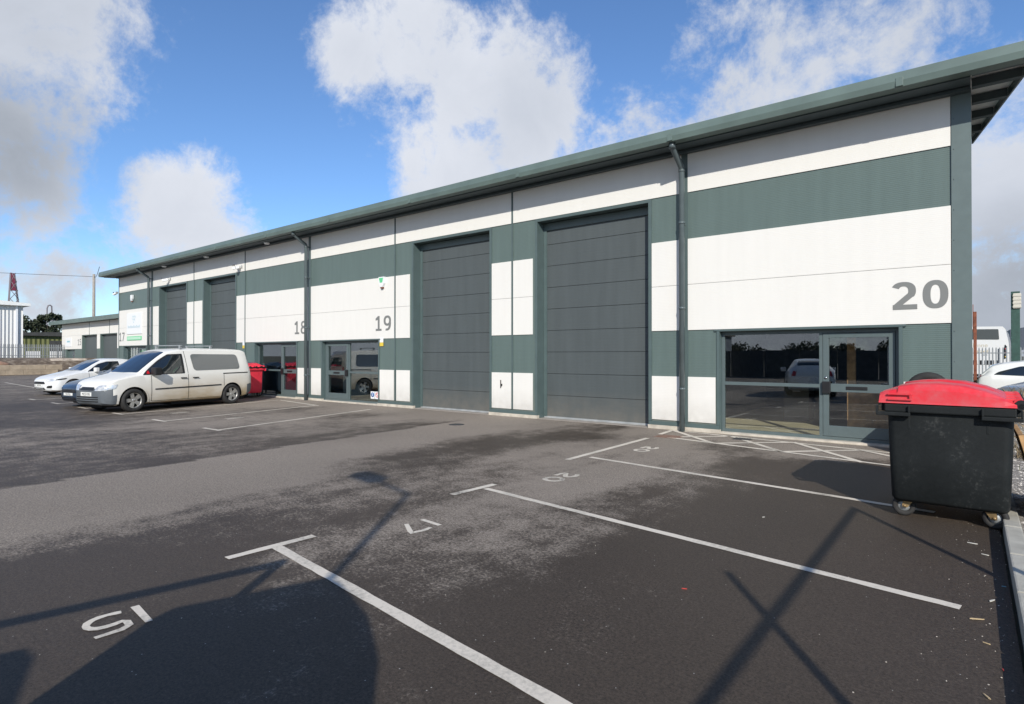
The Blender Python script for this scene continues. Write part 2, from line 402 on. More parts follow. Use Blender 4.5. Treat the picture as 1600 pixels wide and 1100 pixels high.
# ------------------------------------------------------------------ ground
DR=[(-3.58,-11.4,0),(-4.82,-10.46,0),(-3.11,-10.75,0),(-2.89,-10.15,.05),(-2.09,-9.95,.05),(-1.47,-9.04,0),(-1.17,-7.59,0),(-.31,-8.55,0),(-.08,-5.82,.05),(-2.01,-7.92,.05),(-1.64,-5.75,0),(-1.42,-3.62,0),(-.95,-2.73,0),(-5.31,-10.51,.05),(-5.33,-9.22,.2),(-5.55,-11.03,0),(-3.17,-9.73,.42),(-2.61,-9.84,.36),(-1.93,-8.75,.33),(-6.3,-10.81,.45),(-6.03,-9.5,.5),(-4.94,-8.34,.3),(-3.18,-8.83,.4),(-3.93,-8.84,.5),(-3.99,-8.42,.6),(-3.16,-8.24,.6),(-3.18,-7.54,.55),(-2.93,-6.76,.4),(-2.41,-6.36,.25),(-2.09,-5.78,.15),(-4.03,-6.95,.7),(-4.22,-7.77,.65),(-3.81,-5.96,.85),(-3.68,-4.87,.85),(-4.26,-2.54,.85),(-3.38,-3.06,.7),(-3.87,-6.43,.7),(-2.86,-4.23,.45),(-2.44,-3.33,.1),(-3.21,-1.72,.35),(-2.69,-5.51,.35),(-5.9,-7.61,.5),(-6.1,-8.19,.5),(-6.01,-8.86,.6),(-6.54,-7.13,.35),(-6.72,-6.04,.3),(-6.78,-4.52,.25),(-6.91,-3.67,.2),(-6.26,-2.04,.3),(-6.14,-.64,.35),(-8.06,-.59,.8),(-5.6,-.5,.8),(-5.91,-6.05,.5),(-5.5,-5.08,.7),(-5.39,-3.43,.75),(-4.81,-7.17,.45),(-4.72,-7.84,.4),(-8.15,-10.54,1),(-7.62,-10.12,1),(-8.12,-9.35,1),(-8.32,-8.52,1),(-7.85,-7.87,1),(-8.88,-6.17,1),(-8.6,-4.99,1),(-8.63,-3.27,1),(-9.14,-1.44,1),(-6.92,-7.94,.9),(-6.79,-9.8,.85),(-6.97,-10.77,.9),(-2.88,-.99,.95),(-1.87,-.92,.95),(-3.94,-.57,.8),(-9.09,-.51,.95)]
DL=[(-10.36,-10.13,.15),(-10.86,-9.29,.25),(-11.05,-7.88,.3),(-11.31,-6.01,.35),(-11.2,-4.62,.45),(-11.63,-2.5,.5),(-14.01,-6.08,.55),(-13.34,-7.6,.3),(-17.7,-8.16,.15),(-22.64,-7.82,.15),(-18.91,-7.23,.25),(-35.12,-5.48,.3),(-41.33,-2.66,.35),(-9.75,-6.85,.2),(-9.42,-8.5,.15),(-9.69,-4.74,.25),(-10.1,-3.01,.25),(-13.52,-3.99,.5),(-11.14,-.7,.9),(-14.02,-.52,.9),(-17.46,-.45,.9),(-12.91,-2.51,.3),(-15.57,-4.61,.4),(-15.93,-2.55,.35)]
def seam_x(y): return -9.98+(y+.21)*(-9.13+9.98)/(-10.36+.21)
def dryness(x, y):
    pts = DR if x > seam_x(y) else DL
    a = b = 0
    for (px, py, v) in pts:
        if pts is DL: v = v*1.05+.14
        w = 1/((((x-px)**2)+((y-py)*.8)**2)**1.5+.03); a += w*v; b += w
    return a/b
def asphalt_mat():
    m = bpy.data.materials.new('asphalt'); m.use_nodes = True
    nt = m.node_tree; N, L = nt.nodes, nt.links; b = N['Principled BSDF']
    g = N.new('ShaderNodeNewGeometry'); at = N.new('ShaderNodeAttribute'); at.attribute_name = 'dry'
    def nz(scale, det, ro, sc=(1, 1, 1), dist=0, rot=0):
        mp = N.new('ShaderNodeMapping'); mp.inputs['Scale'].default_value = sc; mp.inputs['Rotation'].default_value = (0, 0, rot)
        L.new(g.outputs['Position'], mp.inputs[0])
        n = N.new('ShaderNodeTexNoise'); n.inputs['Scale'].default_value = scale; n.inputs['Detail'].default_value = det; n.inputs['Roughness'].default_value = ro; n.inputs['Distortion'].default_value = dist
        L.new(mp.outputs[0], n.inputs['Vector']); return n.outputs['Fac']
    def mt(op, a, b_=None, c=None, clamp=False):
        n = N.new('ShaderNodeMath'); n.operation = op; n.use_clamp = clamp
        for i, v in enumerate((a, b_, c)):
            if v is None: continue
            if isinstance(v, (int, float)): n.inputs[i].default_value = v
            else: L.new(v, n.inputs[i])
        return n.outputs[0]
    n1 = nz(3.2, 9, .72); n2 = nz(1.1, 5, .6, (1.8, .55, 1)); n3 = nz(34, 4, .75); agg = nz(55, 8, .9); big = nz(.25, 3, .5)
    a = mt('MULTIPLY_ADD', mt('SUBTRACT', n1, .5), .9, at.outputs['Fac'])
    a = mt('MULTIPLY_ADD', mt('SUBTRACT', n2, .5), .75, a)
    a = mt('MULTIPLY_ADD', mt('SUBTRACT', n3, .5), 1.3, a); mid = nz(14, 5, .7)
    mr = N.new('ShaderNodeMapRange'); mr.interpolation_type = 'SMOOTHSTEP'; mr.inputs[1].default_value = .30; mr.inputs[2].default_value = .70
    L.new(a, mr.inputs[0])
    mx = N.new('ShaderNodeMix'); mx.data_type = 'RGBA'; mx.inputs[6].default_value = (.062, .048, .036, 1); mx.inputs[7].default_value = (.235, .20, .163, 1)
    L.new(mr.outputs[0], mx.inputs[0])
    # aggregate grain, broad tone change, pale grit specks
    gr = N.new('ShaderNodeMapRange'); gr.inputs[1].default_value = .40; gr.inputs[2].default_value = .60; gr.inputs[3].default_value = .42; gr.inputs[4].default_value = 1.65
    L.new(agg, gr.inputs[0])
    bg_ = N.new('ShaderNodeMapRange'); bg_.inputs[1].default_value = .3; bg_.inputs[2].default_value = .7; bg_.inputs[3].default_value = .85; bg_.inputs[4].default_value = 1.15
    L.new(big, bg_.inputs[0])
    md = N.new('ShaderNodeMapRange'); md.inputs[1].default_value = .38; md.inputs[2].default_value = .62; md.inputs[3].default_value = .92; md.inputs[4].default_value = 1.08
    L.new(mid, md.inputs[0])
    mm = mt('MULTIPLY', mt('MULTIPLY', gr.outputs[0], bg_.outputs[0]), md.outputs[0])
    mu = N.new('ShaderNodeMix'); mu.data_type = 'RGBA'; mu.blend_type = 'MULTIPLY'; mu.inputs[0].default_value = 1
    L.new(mx.outputs[2], mu.inputs[6]); L.new(mm, mu.inputs[7])
    vo = N.new('ShaderNodeTexVoronoi'); vo.inputs['Scale'].default_value = 20; L.new(g.outputs['Position'], vo.inputs['Vector'])
    sp = mt('LESS_THAN', vo.outputs['Distance'], .075)
    sel = N.new('ShaderNodeSeparateColor'); L.new(vo.outputs['Color'], sel.inputs[0])
    sp = mt('MULTIPLY', sp, mt('GREATER_THAN', sel.outputs[0], .88))
    m2 = N.new('ShaderNodeMix'); m2.data_type = 'RGBA'; m2.inputs[7].default_value = (.42, .40, .36, 1)
    L.new(sp, m2.inputs[0]); L.new(mu.outputs[2], m2.inputs[6])
    L.new(m2.outputs[2], b.inputs['Base Color'])
    ro = N.new('ShaderNodeMapRange'); ro.inputs[3].default_value = .62; ro.inputs[4].default_value = .85; L.new(mr.outputs[0], ro.inputs[0]); L.new(ro.outputs[0], b.inputs['Roughness'])
    b.inputs['Specular IOR Level'].default_value = .3
    bp = N.new('ShaderNodeBump'); bp.inputs['Strength'].default_value = .55; bp.inputs['Distance'].default_value = .006
    L.new(agg, bp.inputs['Height']); L.new(bp.outputs['Normal'], b.inputs['Normal'])
    return m
M['asphalt'] = asphalt_mat()
def worn_line():
    m = bpy.data.materials.new('road_paint'); m.use_nodes = True
    nt = m.node_tree; N, L = nt.nodes, nt.links; b = N['Principled BSDF']; b.inputs['Roughness'].default_value = .7
    g = N.new('ShaderNodeNewGeometry')
    n = N.new('ShaderNodeTexNoise'); n.inputs['Scale'].default_value = 30; n.inputs['Detail'].default_value = 8; n.inputs['Roughness'].default_value = .75
    L.new(g.outputs['Position'], n.inputs['Vector'])
    n2 = N.new('ShaderNodeTexNoise'); n2.inputs['Scale'].default_value = 1.8; n2.inputs['Detail'].default_value = 4
    L.new(g.outputs['Position'], n2.inputs['Vector'])
    a = N.new('ShaderNodeMath'); a.operation = 'ADD'; L.new(n.outputs['Fac'], a.inputs[0]); L.new(n2.outputs['Fac'], a.inputs[1])
    cr = N.new('ShaderNodeValToRGB'); e = cr.color_ramp.elements
    e[0].position = .34; e[0].color = (.12, .105, .09, 1); e[1].position = .41; e[1].color = (.46, .42, .35, 1)
    x = e.new(.53); x.color = (.67, .605, .505, 1)
    h = N.new('ShaderNodeMath'); h.operation = 'MULTIPLY'; h.inputs[1].default_value = .5; L.new(a.outputs[0], h.inputs[0])
    L.new(h.outputs[0], cr.inputs[0]); L.new(cr.outputs[0], b.inputs['Base Color'])
    bp = N.new('ShaderNodeBump'); bp.inputs['Strength'].default_value = .4; bp.inputs['Distance'].default_value = .004
    L.new(n.outputs['Fac'], bp.inputs['Height']); L.new(bp.outputs['Normal'], b.inputs['Normal'])
    return m
M['line'] = worn_line()
def soil_mat(name, c1, c2, c3, scale):
    m = bpy.data.materials.new(name); m.use_nodes = True
    nt = m.node_tree; N, L = nt.nodes, nt.links; b = N['Principled BSDF']; b.inputs['Roughness'].default_value = .95
    g = N.new('ShaderNodeNewGeometry'); n = N.new('ShaderNodeTexNoise'); n.inputs['Scale'].default_value = scale; n.inputs['Detail'].default_value = 10; n.inputs['Roughness'].default_value = .7
    L.new(g.outputs['Position'], n.inputs['Vector'])
    cr = N.new('ShaderNodeValToRGB'); e = cr.color_ramp.elements
    e[0].position = .35; e[0].color = (*c1, 1); e[1].position = .66; e[1].color = (*c3, 1); x = e.new(.5); x.color = (*c2, 1)
    L.new(n.outputs['Fac'], cr.inputs[0]); L.new(cr.outputs[0], b.inputs['Base Color'])
    bp = N.new('ShaderNodeBump'); bp.inputs['Strength'].default_value = .8; bp.inputs['Distance'].default_value = .05
    L.new(n.outputs['Fac'], bp.inputs['Height']); L.new(bp.outputs['Normal'], b.inputs['Normal'])
    return m
M['soil'] = soil_mat('soil', (.07, .05, .035), (.13, .095, .065), (.30, .25, .19), 2.5)
M['gravel'] = soil_mat('gravel', (.16, .14, .12), (.28, .25, .21), (.45, .42, .38), 26)
M['land'] = soil_mat('land', (.05, .06, .03), (.09, .08, .05), (.13, .11, .07), .3)

b = MB(); b.poly([(-1500, -1500, -.03), (1500, -1500, -.03), (1500, 1500, -.03), (-1500, 1500, -.03)])
tag(b.build('ground', M['land']), kind='structure')

def grid_axis(stops):
    out = []
    for (a, b_, s) in stops:
        n = max(1, int(round((b_-a)/s)))
        out += [a+(b_-a)*i/n for i in range(n)]
    out.append(stops[-1][1]); return out
gx = grid_axis([(-110, -50, 4), (-50, -22, 1), (-22, -11, .3), (-11, .2, .14)])
gy = grid_axis([(-60, -16, 4), (-16, -12, .5), (-12, .0, .14), (0, 8, 1.0)])
bm = bmesh.new(); lay = bm.verts.layers.float.new('dry'); vg = []
for x in gx:
    row = []
    for y in gy:
        v = bm.verts.new((x, y, 0)); v[lay] = dryness(x, y); row.append(v)
    vg.append(row)
for i in range(len(gx)-1):
    for j in range(len(gy)-1):
        bm.faces.new((vg[i][j], vg[i+1][j], vg[i+1][j+1], vg[i][j+1]))
me = bpy.data.meshes.new('asphalt_yard'); bm.to_mesh(me); bm.free(); me.materials.append(M['asphalt'])
yard = bpy.data.objects.new('asphalt_yard', me); COL.objects.link(yard); tag(yard, kind='structure')

# painted bay lines, T heads, cross-hatching and bay numbers, each a sheet 4 mm above the asphalt
def strip(mb, a, b_, w, z=.004, e0=0, e1=0):
    a = Vector((a[0], a[1], 0)); b_ = Vector((b_[0], b_[1], 0)); d = (b_-a).normalized(); p = Vector((-d.y, d.x, 0))*w/2
    a = a-d*e0; b_ = b_+d*e1
    n = max(2, int((b_-a).length/.12))
    prev = None
    for i in range(n+1):
        c = a+(b_-a)*i/n; j1 = random.uniform(-.004, .004); j2 = random.uniform(-.004, .004)
        q0 = mb.bm.verts.new(c+p+Vector((0, 0, z))+p.normalized()*j1); q1 = mb.bm.verts.new(c-p+Vector((0, 0, z))+p.normalized()*j2)
        if prev: mb.bm.faces.new((prev[0], q0, q1, prev[1]))
        prev = (q0, q1)
zl = [.004]
def line(*segs, name='bay_line'):
    mb = MB()
    for i, (a, b_, w) in enumerate(segs): strip(mb, a, b_, w, z=.004+.0012*(i % 4))
    o = mb.build(name, M['line']); tag(o, kind='structure'); return o
line(((-4.60, -9.44), (-1.42, -9.84), .088), ((-4.62, -9.84), (-4.585, -9.08), .085))
line(((-4.60, -6.74), (-.06, -7.40), .088), ((-4.70, -7.22), (-4.655, -6.50), .09))
line(((-4.72, -4.08), (-.3, -4.72), .095), ((-4.88, -4.50), (-4.93, -1.56), .10))
HAT=[(-5.03,-.12,-1.12,-.67),(-4.67,-1.2,-.99,-1.98),(-5.03,-.12,-4.97,-.91),(-5.03,-.12,-3.7,-1.45),(-4.67,-1.12,-3.74,-.28),(-3.74,-.28,-2.49,-1.66),(-3.7,-1.45,-2.58,-.42),(-2.58,-.42,-1.28,-1.98),(-2.49,-1.66,-1.47,-.66),(-1.12,-.67,.1,-.85),(-.99,-1.98,.1,-2.2),(-1.47,-.66,.1,-2.1)]
line(*[((a, b_), (c, d_), .10) for a, b_, c, d_ in HAT], name='crosshatch_marking')
for (hx, bx, by, two) in [(-13.34, -14.05, -1.0, 0), (-16.1, -16.55, -1.2, 0), (-18.85, -19.6, -.75, 1), (-21.75, -22.4, -.75, 0), (-24.5, -25.2, -.75, 0), (-27.3, -28.0, -.75, 0)]:
    line(((hx+.62, -6.12), (bx, by), .09), ((hx, -6.13), (hx+.75, -6.12), .09))
line(((-19.5, -.72), (-16.4, -1.22), .09))
for hx in (-33, -36, -39, -42, -45):
    line(((hx+.62, -6.12), (hx-.4, -1), .09), ((hx, -6.13), (hx+.75, -6.12), .09))

GL = {  # hand painted numerals as strokes in a 0..1 x 0..1 box
 '1': [[(.5, 0), (.5, 1)]],
 '7': [[(0, .93), (.35, 1), (.72, .9), (.9, .97), (.35, 0)]],
 '5': [[(.9, .96), (.08, .96), (.06, .56), (.45, .62), (.8, .55), (.95, .33), (.8, .1), (.45, .02), (.02, .1)]],
 '2': [[(.0, .78), (.2, .96), (.55, 1), (.85, .85), (.8, .6), (.3, .25), (.05, .03), (.95, .03)]],
 '0': [[(.5, 1), (.18, .88), (.03, .5), (.18, .12), (.5, 0), (.82, .12), (.97, .5), (.82, .88), (.5, 1)]]}
def smooth_path(p, it=2):
    for _ in range(it):
        q = [p[0]]
        for a, b_ in zip(p, p[1:]):
            q += [(a[0]*.75+b_[0]*.25, a[1]*.75+b_[1]*.25), (a[0]*.25+b_[0]*.75, a[1]*.25+b_[1]*.75)]
        q.append(p[-1]); p = q
    return p
def ribbon(mb, pts, w, z=.004):
    pts = [Vector((p[0], p[1], 0)) for p in pts]; prev = None
    for i, p in enumerate(pts):
        d = (pts[min(i+1, len(pts)-1)]-pts[max(i-1, 0)]).normalized(); nrm = Vector((-d.y, d.x, 0))
        ww = w*random.uniform(.42, .58)
        a = mb.bm.verts.new(p+nrm*ww+Vector((0, 0, z))); c = mb.bm.verts.new(p-nrm*ww+Vector((0, 0, z)))
        if prev: mb.bm.faces.new((prev[0], a, c, prev[1]))
        prev = (a, c)
def ground_number(txt, x_base, y_start, h, wid, gap, w=.05, tilt=0):
    """digits read with their tops towards +X, running towards -Y"""
    mb = MB(); y = y_start
    for ch in txt:
        dw = wid*(.25 if ch == '1' else 1)
        for st in GL[ch]:
            st = st if ch == '1' else smooth_path(st, 2 if ch in '20' else 1)
            ribbon(mb, [(x_base+v*h+tilt*(u*dw), y-u*dw-v*.03) for u, v in st], w)
        y -= dw+gap
    tag(mb.build('bay_number', M['line']), kind='structure')
ground_number('15', -4.20, -10.60, .31, .22, .05, .045)
ground_number('17', -4.22, -8.10, .28, .27, .07, .045)
ground_number('20', -4.36, -5.33, .24, .26, .06, .065, tilt=-.1)
ground_number('20', -4.48, -2.50, .22, .26, .06, .065, tilt=-.1)
for (x, y) in [(-14.7, -4.95), (-17.3, -5.2)]:
    mb = MB(); strip(mb, (x, y), (x-.12, y+.5), .08); strip(mb, (x-.15, y), (x-.28, y+.5), .05, z=.0052); tag(mb.build('bay_number', M['line']), kind='structure')
mb = MB(); strip(mb, (-45, -3.4), (-30, -4.2), .1); strip(mb, (-62, -.2), (-58, .6), .1); tag(mb.build('bay_line', M['line']), kind='structure')

# drain covers
M['cover_rust'] = mat('cover_rust', (.20, .12, .085), .9, noise=.25, nscale=10, bump=.4)
M['cover_dark'] = mat('cover_dark', (.05, .05, .05), .7, noise=.2, nscale=10, bump=.4)
b = MB(); b.box(-4.95, -4.45, -1.28, -.86, -.02, .003, 0)
b.box(-4.90, -4.50, -1.23, -.91, .0035, .010, .002)
tag(b.build('drain_cover', M['cover_rust']), 'rusty brown drain cover in the asphalt at the tip of the white cross-hatching', 'drain cover')
b = MB()
b.box(-3.62, -3.30, -.68, -.42, -.02, .006)
for i in range(6): b.box(-3.60+i*.05, -3.575+i*.05, -.66, -.44, .0065, .012)
tag(b.build('gully_grate', M['cover_dark']), 'small dark gully grate inside the white cross-hatching before the glazed entrance', 'drain grate')
b = MB(); b.lathe([(.001, .007), (.16, .007), (.18, .004), (.18, -.02)], 'z', (-9.4, -2.2, 0), 24)
tag(b.build('manhole_cover', M['cover_dark']), 'small round dark cover set in the pale strip of asphalt', 'manhole cover')

# kerb and verge
b = MB(); y = -20
for i in range(26):
    b.box(.22, .34, y+.008, y+.907, -.1, .11, .012); y += .915
tag(b.build('kerb', M['concrete']), kind='structure')
def heightsheet(name, x0, x1, y0, y1, s, fn, m):
    xs = grid_axis([(x0, x1, s)]); ys = grid_axis([(y0, y1, s)]); bm = bmesh.new(); g = []
    for x in xs: g.append([bm.verts.new((x, y, fn(x, y))) for y in ys])
    for i in range(len(xs)-1):
        for j in range(len(ys)-1):
            f = bm.faces.new((g[i][j], g[i+1][j], g[i+1][j+1], g[i][j+1])); f.smooth = True
    me = bpy.data.meshes.new(name); bm.to_mesh(me); bm.free(); me.materials.append(m)
    o = bpy.data.objects.new(name, me); COL.objects.link(o); return tag(o, kind='structure')
from mathutils import noise as mno
def nz(x, y, s=1): return mno.noise(Vector((x*s, y*s, 3.3)))
def verge_h(x, y):
    h = .085+.015*nz(x, y, 6)+.03*nz(x, y, 2)*min(1, max(0, (x-.4)*2))
    if y > .3: h += .75*min(1, (y-.3)/4.5)*min(1, .35+max(0, x)/3)*(1 if y < 7 else max(0, 1-(y-7)/3))
    return h
heightsheet('gravel_verge', .34, 9, -20, 14, .16, verge_h, M['gravel'])
# loose stones on the verge and along the kerb: a carpet nobody could count
bm = bmesh.new()
def stone(p, r):
    vs = []
    for dx, dy, dz in ((1, 0, 0), (-1, 0, 0), (0, 1, 0), (0, -1, 0), (0, 0, 1)):
        vs.append(bm.verts.new(Vector(p)+Vector((dx*random.uniform(.6, 1.2), dy*random.uniform(.6, 1.2), dz*random.uniform(.5, .9)))*r))
    for a, b_, c in ((0, 2, 4), (2, 1, 4), (1, 3, 4), (3, 0, 4)): bm.faces.new((vs[a], vs[b_], vs[c]))
for i in range(5200):
    y = random.uniform(-8.5, 4); x = random.uniform(.35, 2.2)
    stone((x, y, verge_h(x, y)), random.uniform(.008, .028))
me = bpy.data.meshes.new('gravel_stones'); bm.to_mesh(me); bm.free(); me.materials.append(mat('stone', (.42, .39, .35), .9, noise=.45, nscale=11))
o = bpy.data.objects.new('gravel_stones', me); COL.objects.link(o); tag(o, 'loose grey gravel stones on the verge behind the kerb', 'gravel', kind='stuff')
bm = bmesh.new()
for i in range(260):
    y = random.uniform(-11.5, -4.4); x = .21-abs(random.gauss(0, .22))
    if random.random() < .25: x = random.uniform(-4, .2)
    stone((x, y, 0.0), random.uniform(.002, .006))
me = bpy.data.meshes.new('grit'); bm.to_mesh(me); bm.free(); me.materials.append(mat('grit', (.5, .45, .38), .9, noise=.5, nscale=30))
o = bpy.data.objects.new('grit', me); COL.objects.link(o); tag(o, 'pale grit and crumbs scattered along the kerb', 'grit', kind='stuff')
# litter scraps along the kerb
LM = [mat('scrap_straw', (.5, .38, .22), .8), mat('scrap_red', (.5, .05, .04), .6), mat('scrap_blue', (.2, .4, .5), .6), mat('scrap_white', (.6, .58, .52), .7)]
LIT = [(.02, -7.55, .16, 25, 0), (.10, -7.15, .13, 60, 3), (.05, -8.55, .10, 120, 0), (.14, -8.75, .07, 15, 3), (-.05, -9.0, .10, 80, 1), (.1, -9.1, .06, 30, 2), (-.02, -9.35, .12, 40, 0), (.12, -8.2, .05, 100, 1), (-.62, -9.25, .09, 5, 0), (.06, -7.9, .07, 160, 0), (-1.55, -8.2, .07, 20, 1), (-1.62, -6.0, .06, 50, 3), (.17, -6.8, .05, 0, 2), (.0, -5.75, .14, 170, 3), (.08, -6.05, .10, 160, 3)]
for i, (x, y, l, a, k) in enumerate(LIT):
    b = MB(); l *= .5; w = l*random.uniform(.08, .16)
    pts = [(-l/2, -w/2), (-l/4, -w*.7), (l/3, -w/3), (l/2, w/4), (0, w*.6), (-l/3, w/2)]
    b.prism(pts, 'z', 0, .005); b.xf(Matrix.Rotation(R(a), 4, 'Z'))
    o = b.build('litter_scrap', LM[k]); o.location = (x, y, .004)
    tag(o, 'small scrap of %s litter lying on the asphalt' % ('straw coloured', 'red', 'blue', 'whitish')[k], 'litter', 'litter scraps lying along the kerb')

# weeds on the verge and bank
def blades(name, spots, m, hmin, hmax, label, cat):
    bm = bmesh.new()
    for (x, y, z) in spots:
        h = random.uniform(hmin, hmax); a = random.uniform(0, 6.28); w = h*.025+.002
        lean = Vector((random.gauss(0, .35), random.gauss(0, .35), 1)).normalized()*h
        p = Vector((x, y, z)); s = Vector((math.cos(a), math.sin(a), 0))*w
        v = [bm.verts.new(p-s), bm.verts.new(p+s), bm.verts.new(p+lean*.6+s*.7), bm.verts.new(p+lean+Vector((lean.x, lean.y, 0))*.4), bm.verts.new(p+lean*.6-s*.7)]
        bm.faces.new(v)
    me = bpy.data.meshes.new(name); bm.to_mesh(me); bm.free(); me.materials.append(m)
    o = bpy.data.objects.new(name, me); COL.objects.link(o); return tag(o, label, cat, kind='stuff')
sp = []
for i in range(130):
    cx, cy = random.uniform(.5, 3.2), random.uniform(-1.5, 7.5)
    for k in range(random.randint(8, 26)):
        x, y = cx+random.gauss(0, .12), cy+random.gauss(0, .12)
        if x > .36 : sp.append((x, y, verge_h(x, y)))
blades('dry_weeds', sp, M['leaf3'], .06, .36, 'dry straw coloured weeds on the earth bank behind the bin', 'weeds')
sp = []
for i in range(90):
    cx, cy = random.uniform(.6, 3.2), random.uniform(-6, 7)
    for k in range(random.randint(8, 30)):
        x, y = cx+random.gauss(0, .1), cy+random.gauss(0, .1)
        if x > .4: sp.append((x, y, verge_h(x, y)))
blades('green_weeds', sp, M['leaf2'], .03, .14, 'low green weeds and moss on the gravel verge', 'weeds')

# ------------------------------------------------------------------ main building
BL = thing('industrial_unit_terrace', 'long green and white clad terrace of industrial units numbered 17 to 20', 'industrial building', (-18.6, 0, 0))
def P(o):   # parent keeping world coordinates (children are modelled in world coordinates)
    o.parent = BL; o.matrix_parent_inverse = Matrix.Translation((18.6, 0, 0)); return o
XL = -37.32; ROL = [(-8.66, -5.62), (-13.27, -10.24), (-27.06, -24.16), (-31.84, -28.81)]
ENT = [(-4.07, -.98), (-17.99, -14.91), (-22.59, -19.6), (-36.57, -33.49)]
ZT = 5.97; DEPTH = 16.0; TH = .34
holes = sorted([(a, b_, 5.0) for a, b_ in ROL]+[(a, b_, 2.10) for a, b_ in ENT])
wall = MB()
x = XL
for a, b_, zt in holes:
    wall.box(x, a, 0, TH, 0, ZT); wall.box(a, b_, 0, TH, zt, ZT); x = b_
wall.box(x, 0, 0, TH, 0, ZT)
# gable end and rear walls (roof falls towards the front)
TP = math.tan(R(6))
for xx0, xx1 in ((XL, XL+.2), (-.2, 0)):
    wall.prism([(TH, 0), (DEPTH, 0), (DEPTH, ZT+.12+TP*DEPTH), (TH, ZT+.0+TP*TH)], 'x', xx0, xx1)
wall.box(XL+.2, -.2, DEPTH-.2, DEPTH, 0, ZT+TP*DEPTH-.1)
P(wall.build('wall', M['clad_green']))
# white panels, proud of the green ones
panels = []
def wp(x0, x1, z0, z1):
    b = MB(); b.box(x0, x1, -.022, .001, z0, z1, .004); panels.append(P(b.build('white_panel', M['clad_white'])))
J = [-.26, -4.73, -4.87, -9.44, -9.50, -14.08, -14.14, -18.68, -18.83, -23.34, -23.40, -27.99, -28.05, -32.64, -32.86, -37.24]
for i in range(0, 16, 2): wp(J[i+1], J[i], 5.07, ZT-.02)
for a, b_ in [(-4.73, -.26), (-5.55, -4.87), (-9.44, -8.81), (-10.18, -9.50), (-14.08, -13.44), (-18.68, -14.14), (-23.34, -18.83), (-24.08, -23.40), (-27.99, -27.22), (-28.75, -28.05), (-32.64, -31.93), (-37.24, -32.86)]:
    wp(a, b_, 3.113, 4.08); wp(a, b_, 2.14, 3.107)
for a, b_ in [(-.92, -.26), (-4.73, -4.15), (-5.55, -4.87), (-9.44, -8.81), (-10.18, -9.50), (-14.05, -13.44), (-14.85, -14.17), (-18.66, -18.06), (-19.53, -18.83), (-23.34, -22.66), (-24.08, -23.40), (-27.99, -27.22), (-28.75, -28.05), (-32.64, -31.93), (-33.42, -32.86), (-37.24, -36.65)]:
    wp(a, b_, .2, 1.15)
# flashings: corner trims, joint cover strips, jambs, base rail, cream plinth
M['corner'] = mat('corner_trim', (.115, .15, .146), .4, noise=.05)
def one(name, m, *args, pf=None):
    b_ = MB(); b_.box(*args); return (pf or P)(b_.build(name, m))
b = MB(); b.prism([(-.25, -.03), (.012, -.03), (.012, .25), (.001, .25), (.001, -.001), (-.25, -.001)], 'z', .08, ZT-.02); P(b.build('corner_trim', M['corner']))
one('corner_trim', M['corner'], XL-.012, XL+.07, -.03, -.0005, .08, ZT-.02, .003)
for jx in (-9.47, -14.11, -23.37, -28.02): one('joint_strip', M['trim'], jx-.022, jx+.022, -.034, -.0005, .2, ZT-.01, .004)
segs = []; x = XL
for a, b_, zt in holes: segs.append((x, a)); x = b_
segs.append((x, 0))
for a, b_ in segs:
    one('base_rail', M['trim'], a+.003, b_-.003, -.04, -.0005, .085, .165, .004); one('plinth', M['plinth'], a-.01, b_+.01, -.06, .05, 0, .083, .006)
for a, b_ in ROL:
    b = MB(); b.box(a-.07, a-.001, -.03, .0, .17, 5.0); b.box(b_+.001, b_+.07, -.03, 0, .17, 5.0); b.box(a-.07, b_+.07, -.03, -.0005, 5.001, 5.06)
    b.box(a, a+.006, -.03, TH, .0, 5.0); b.box(b_-.006, b_, -.03, TH, 0, 5.0); b.box(a+.006, b_-.006, -.03, TH, 4.993, 5.0)
    P(b.build('opening_trim', M['trim']))
for a, b_ in ENT:
    b = MB(); b.box(a-.05, a-.001, -.028, 0, .17, 2.10); b.box(b_+.001, b_+.05, -.028, 0, .17, 2.10); b.box(a-.10, b_+.10, -.034, -.0005, 2.101, 2.138)
    b.box(a, a+.006, -.028, TH, 0, 2.10); b.box(b_-.006, b_, -.028, TH, 0, 2.10); b.box(a+.006, b_-.006, -.028, TH, 2.093, 2.10)
    P(b.build('opening_trim', M['trim']))
# screws on the corner trim
b = MB()
for i in range(11):
    b = MB(); b.lathe([(.001, -.006), (.007, -.004), (.008, 0)], 'y', (-.22, -.03, .5+i*.5), 8); P(b.build('trim_screw', M['fascia']))

# roller doors
for a, b_ in ROL:
    d_ = MB()
    n = 9; h = 5.0/n
    for k in range(n):
        d_.box(a+.01, b_-.01, TH-.06, TH-.01, .04+k*(4.95/n)+.005, .04+(k+1)*(4.95/n)-.004, .004)
    d_.box(a+.01, b_-.01, TH-.03, TH-.005, .03, 4.99)
    dr = P(d_.build('roller_door', M['roller']))
    e_ = MB(); e_.box(a+.012, b_-.012, TH-.075, TH-.058, .005, .055, .004)
    r_ = e_.build('bottom_rail', M['galv']); r_.parent = dr
    for q_ in ((a+.012, a+.10, TH-.09, TH-.06, .056, 4.98), (b_-.10, b_-.012, TH-.09, TH-.06, .056, 4.98), (a+.1, b_-.1, TH-.10, TH-.06, 4.80, 4.98)):
        e_ = MB(); e_.box(*q_); r_ = e_.build('door_guide', M['trim']); r_.parent = dr
    e_ = MB(); e_.box(a-.02, b_+.02, -.02, TH, -.02, .012)
    P(e_.build('threshold', mat('threshold', (.30, .27, .235), .9, noise=.2, nscale=5)))

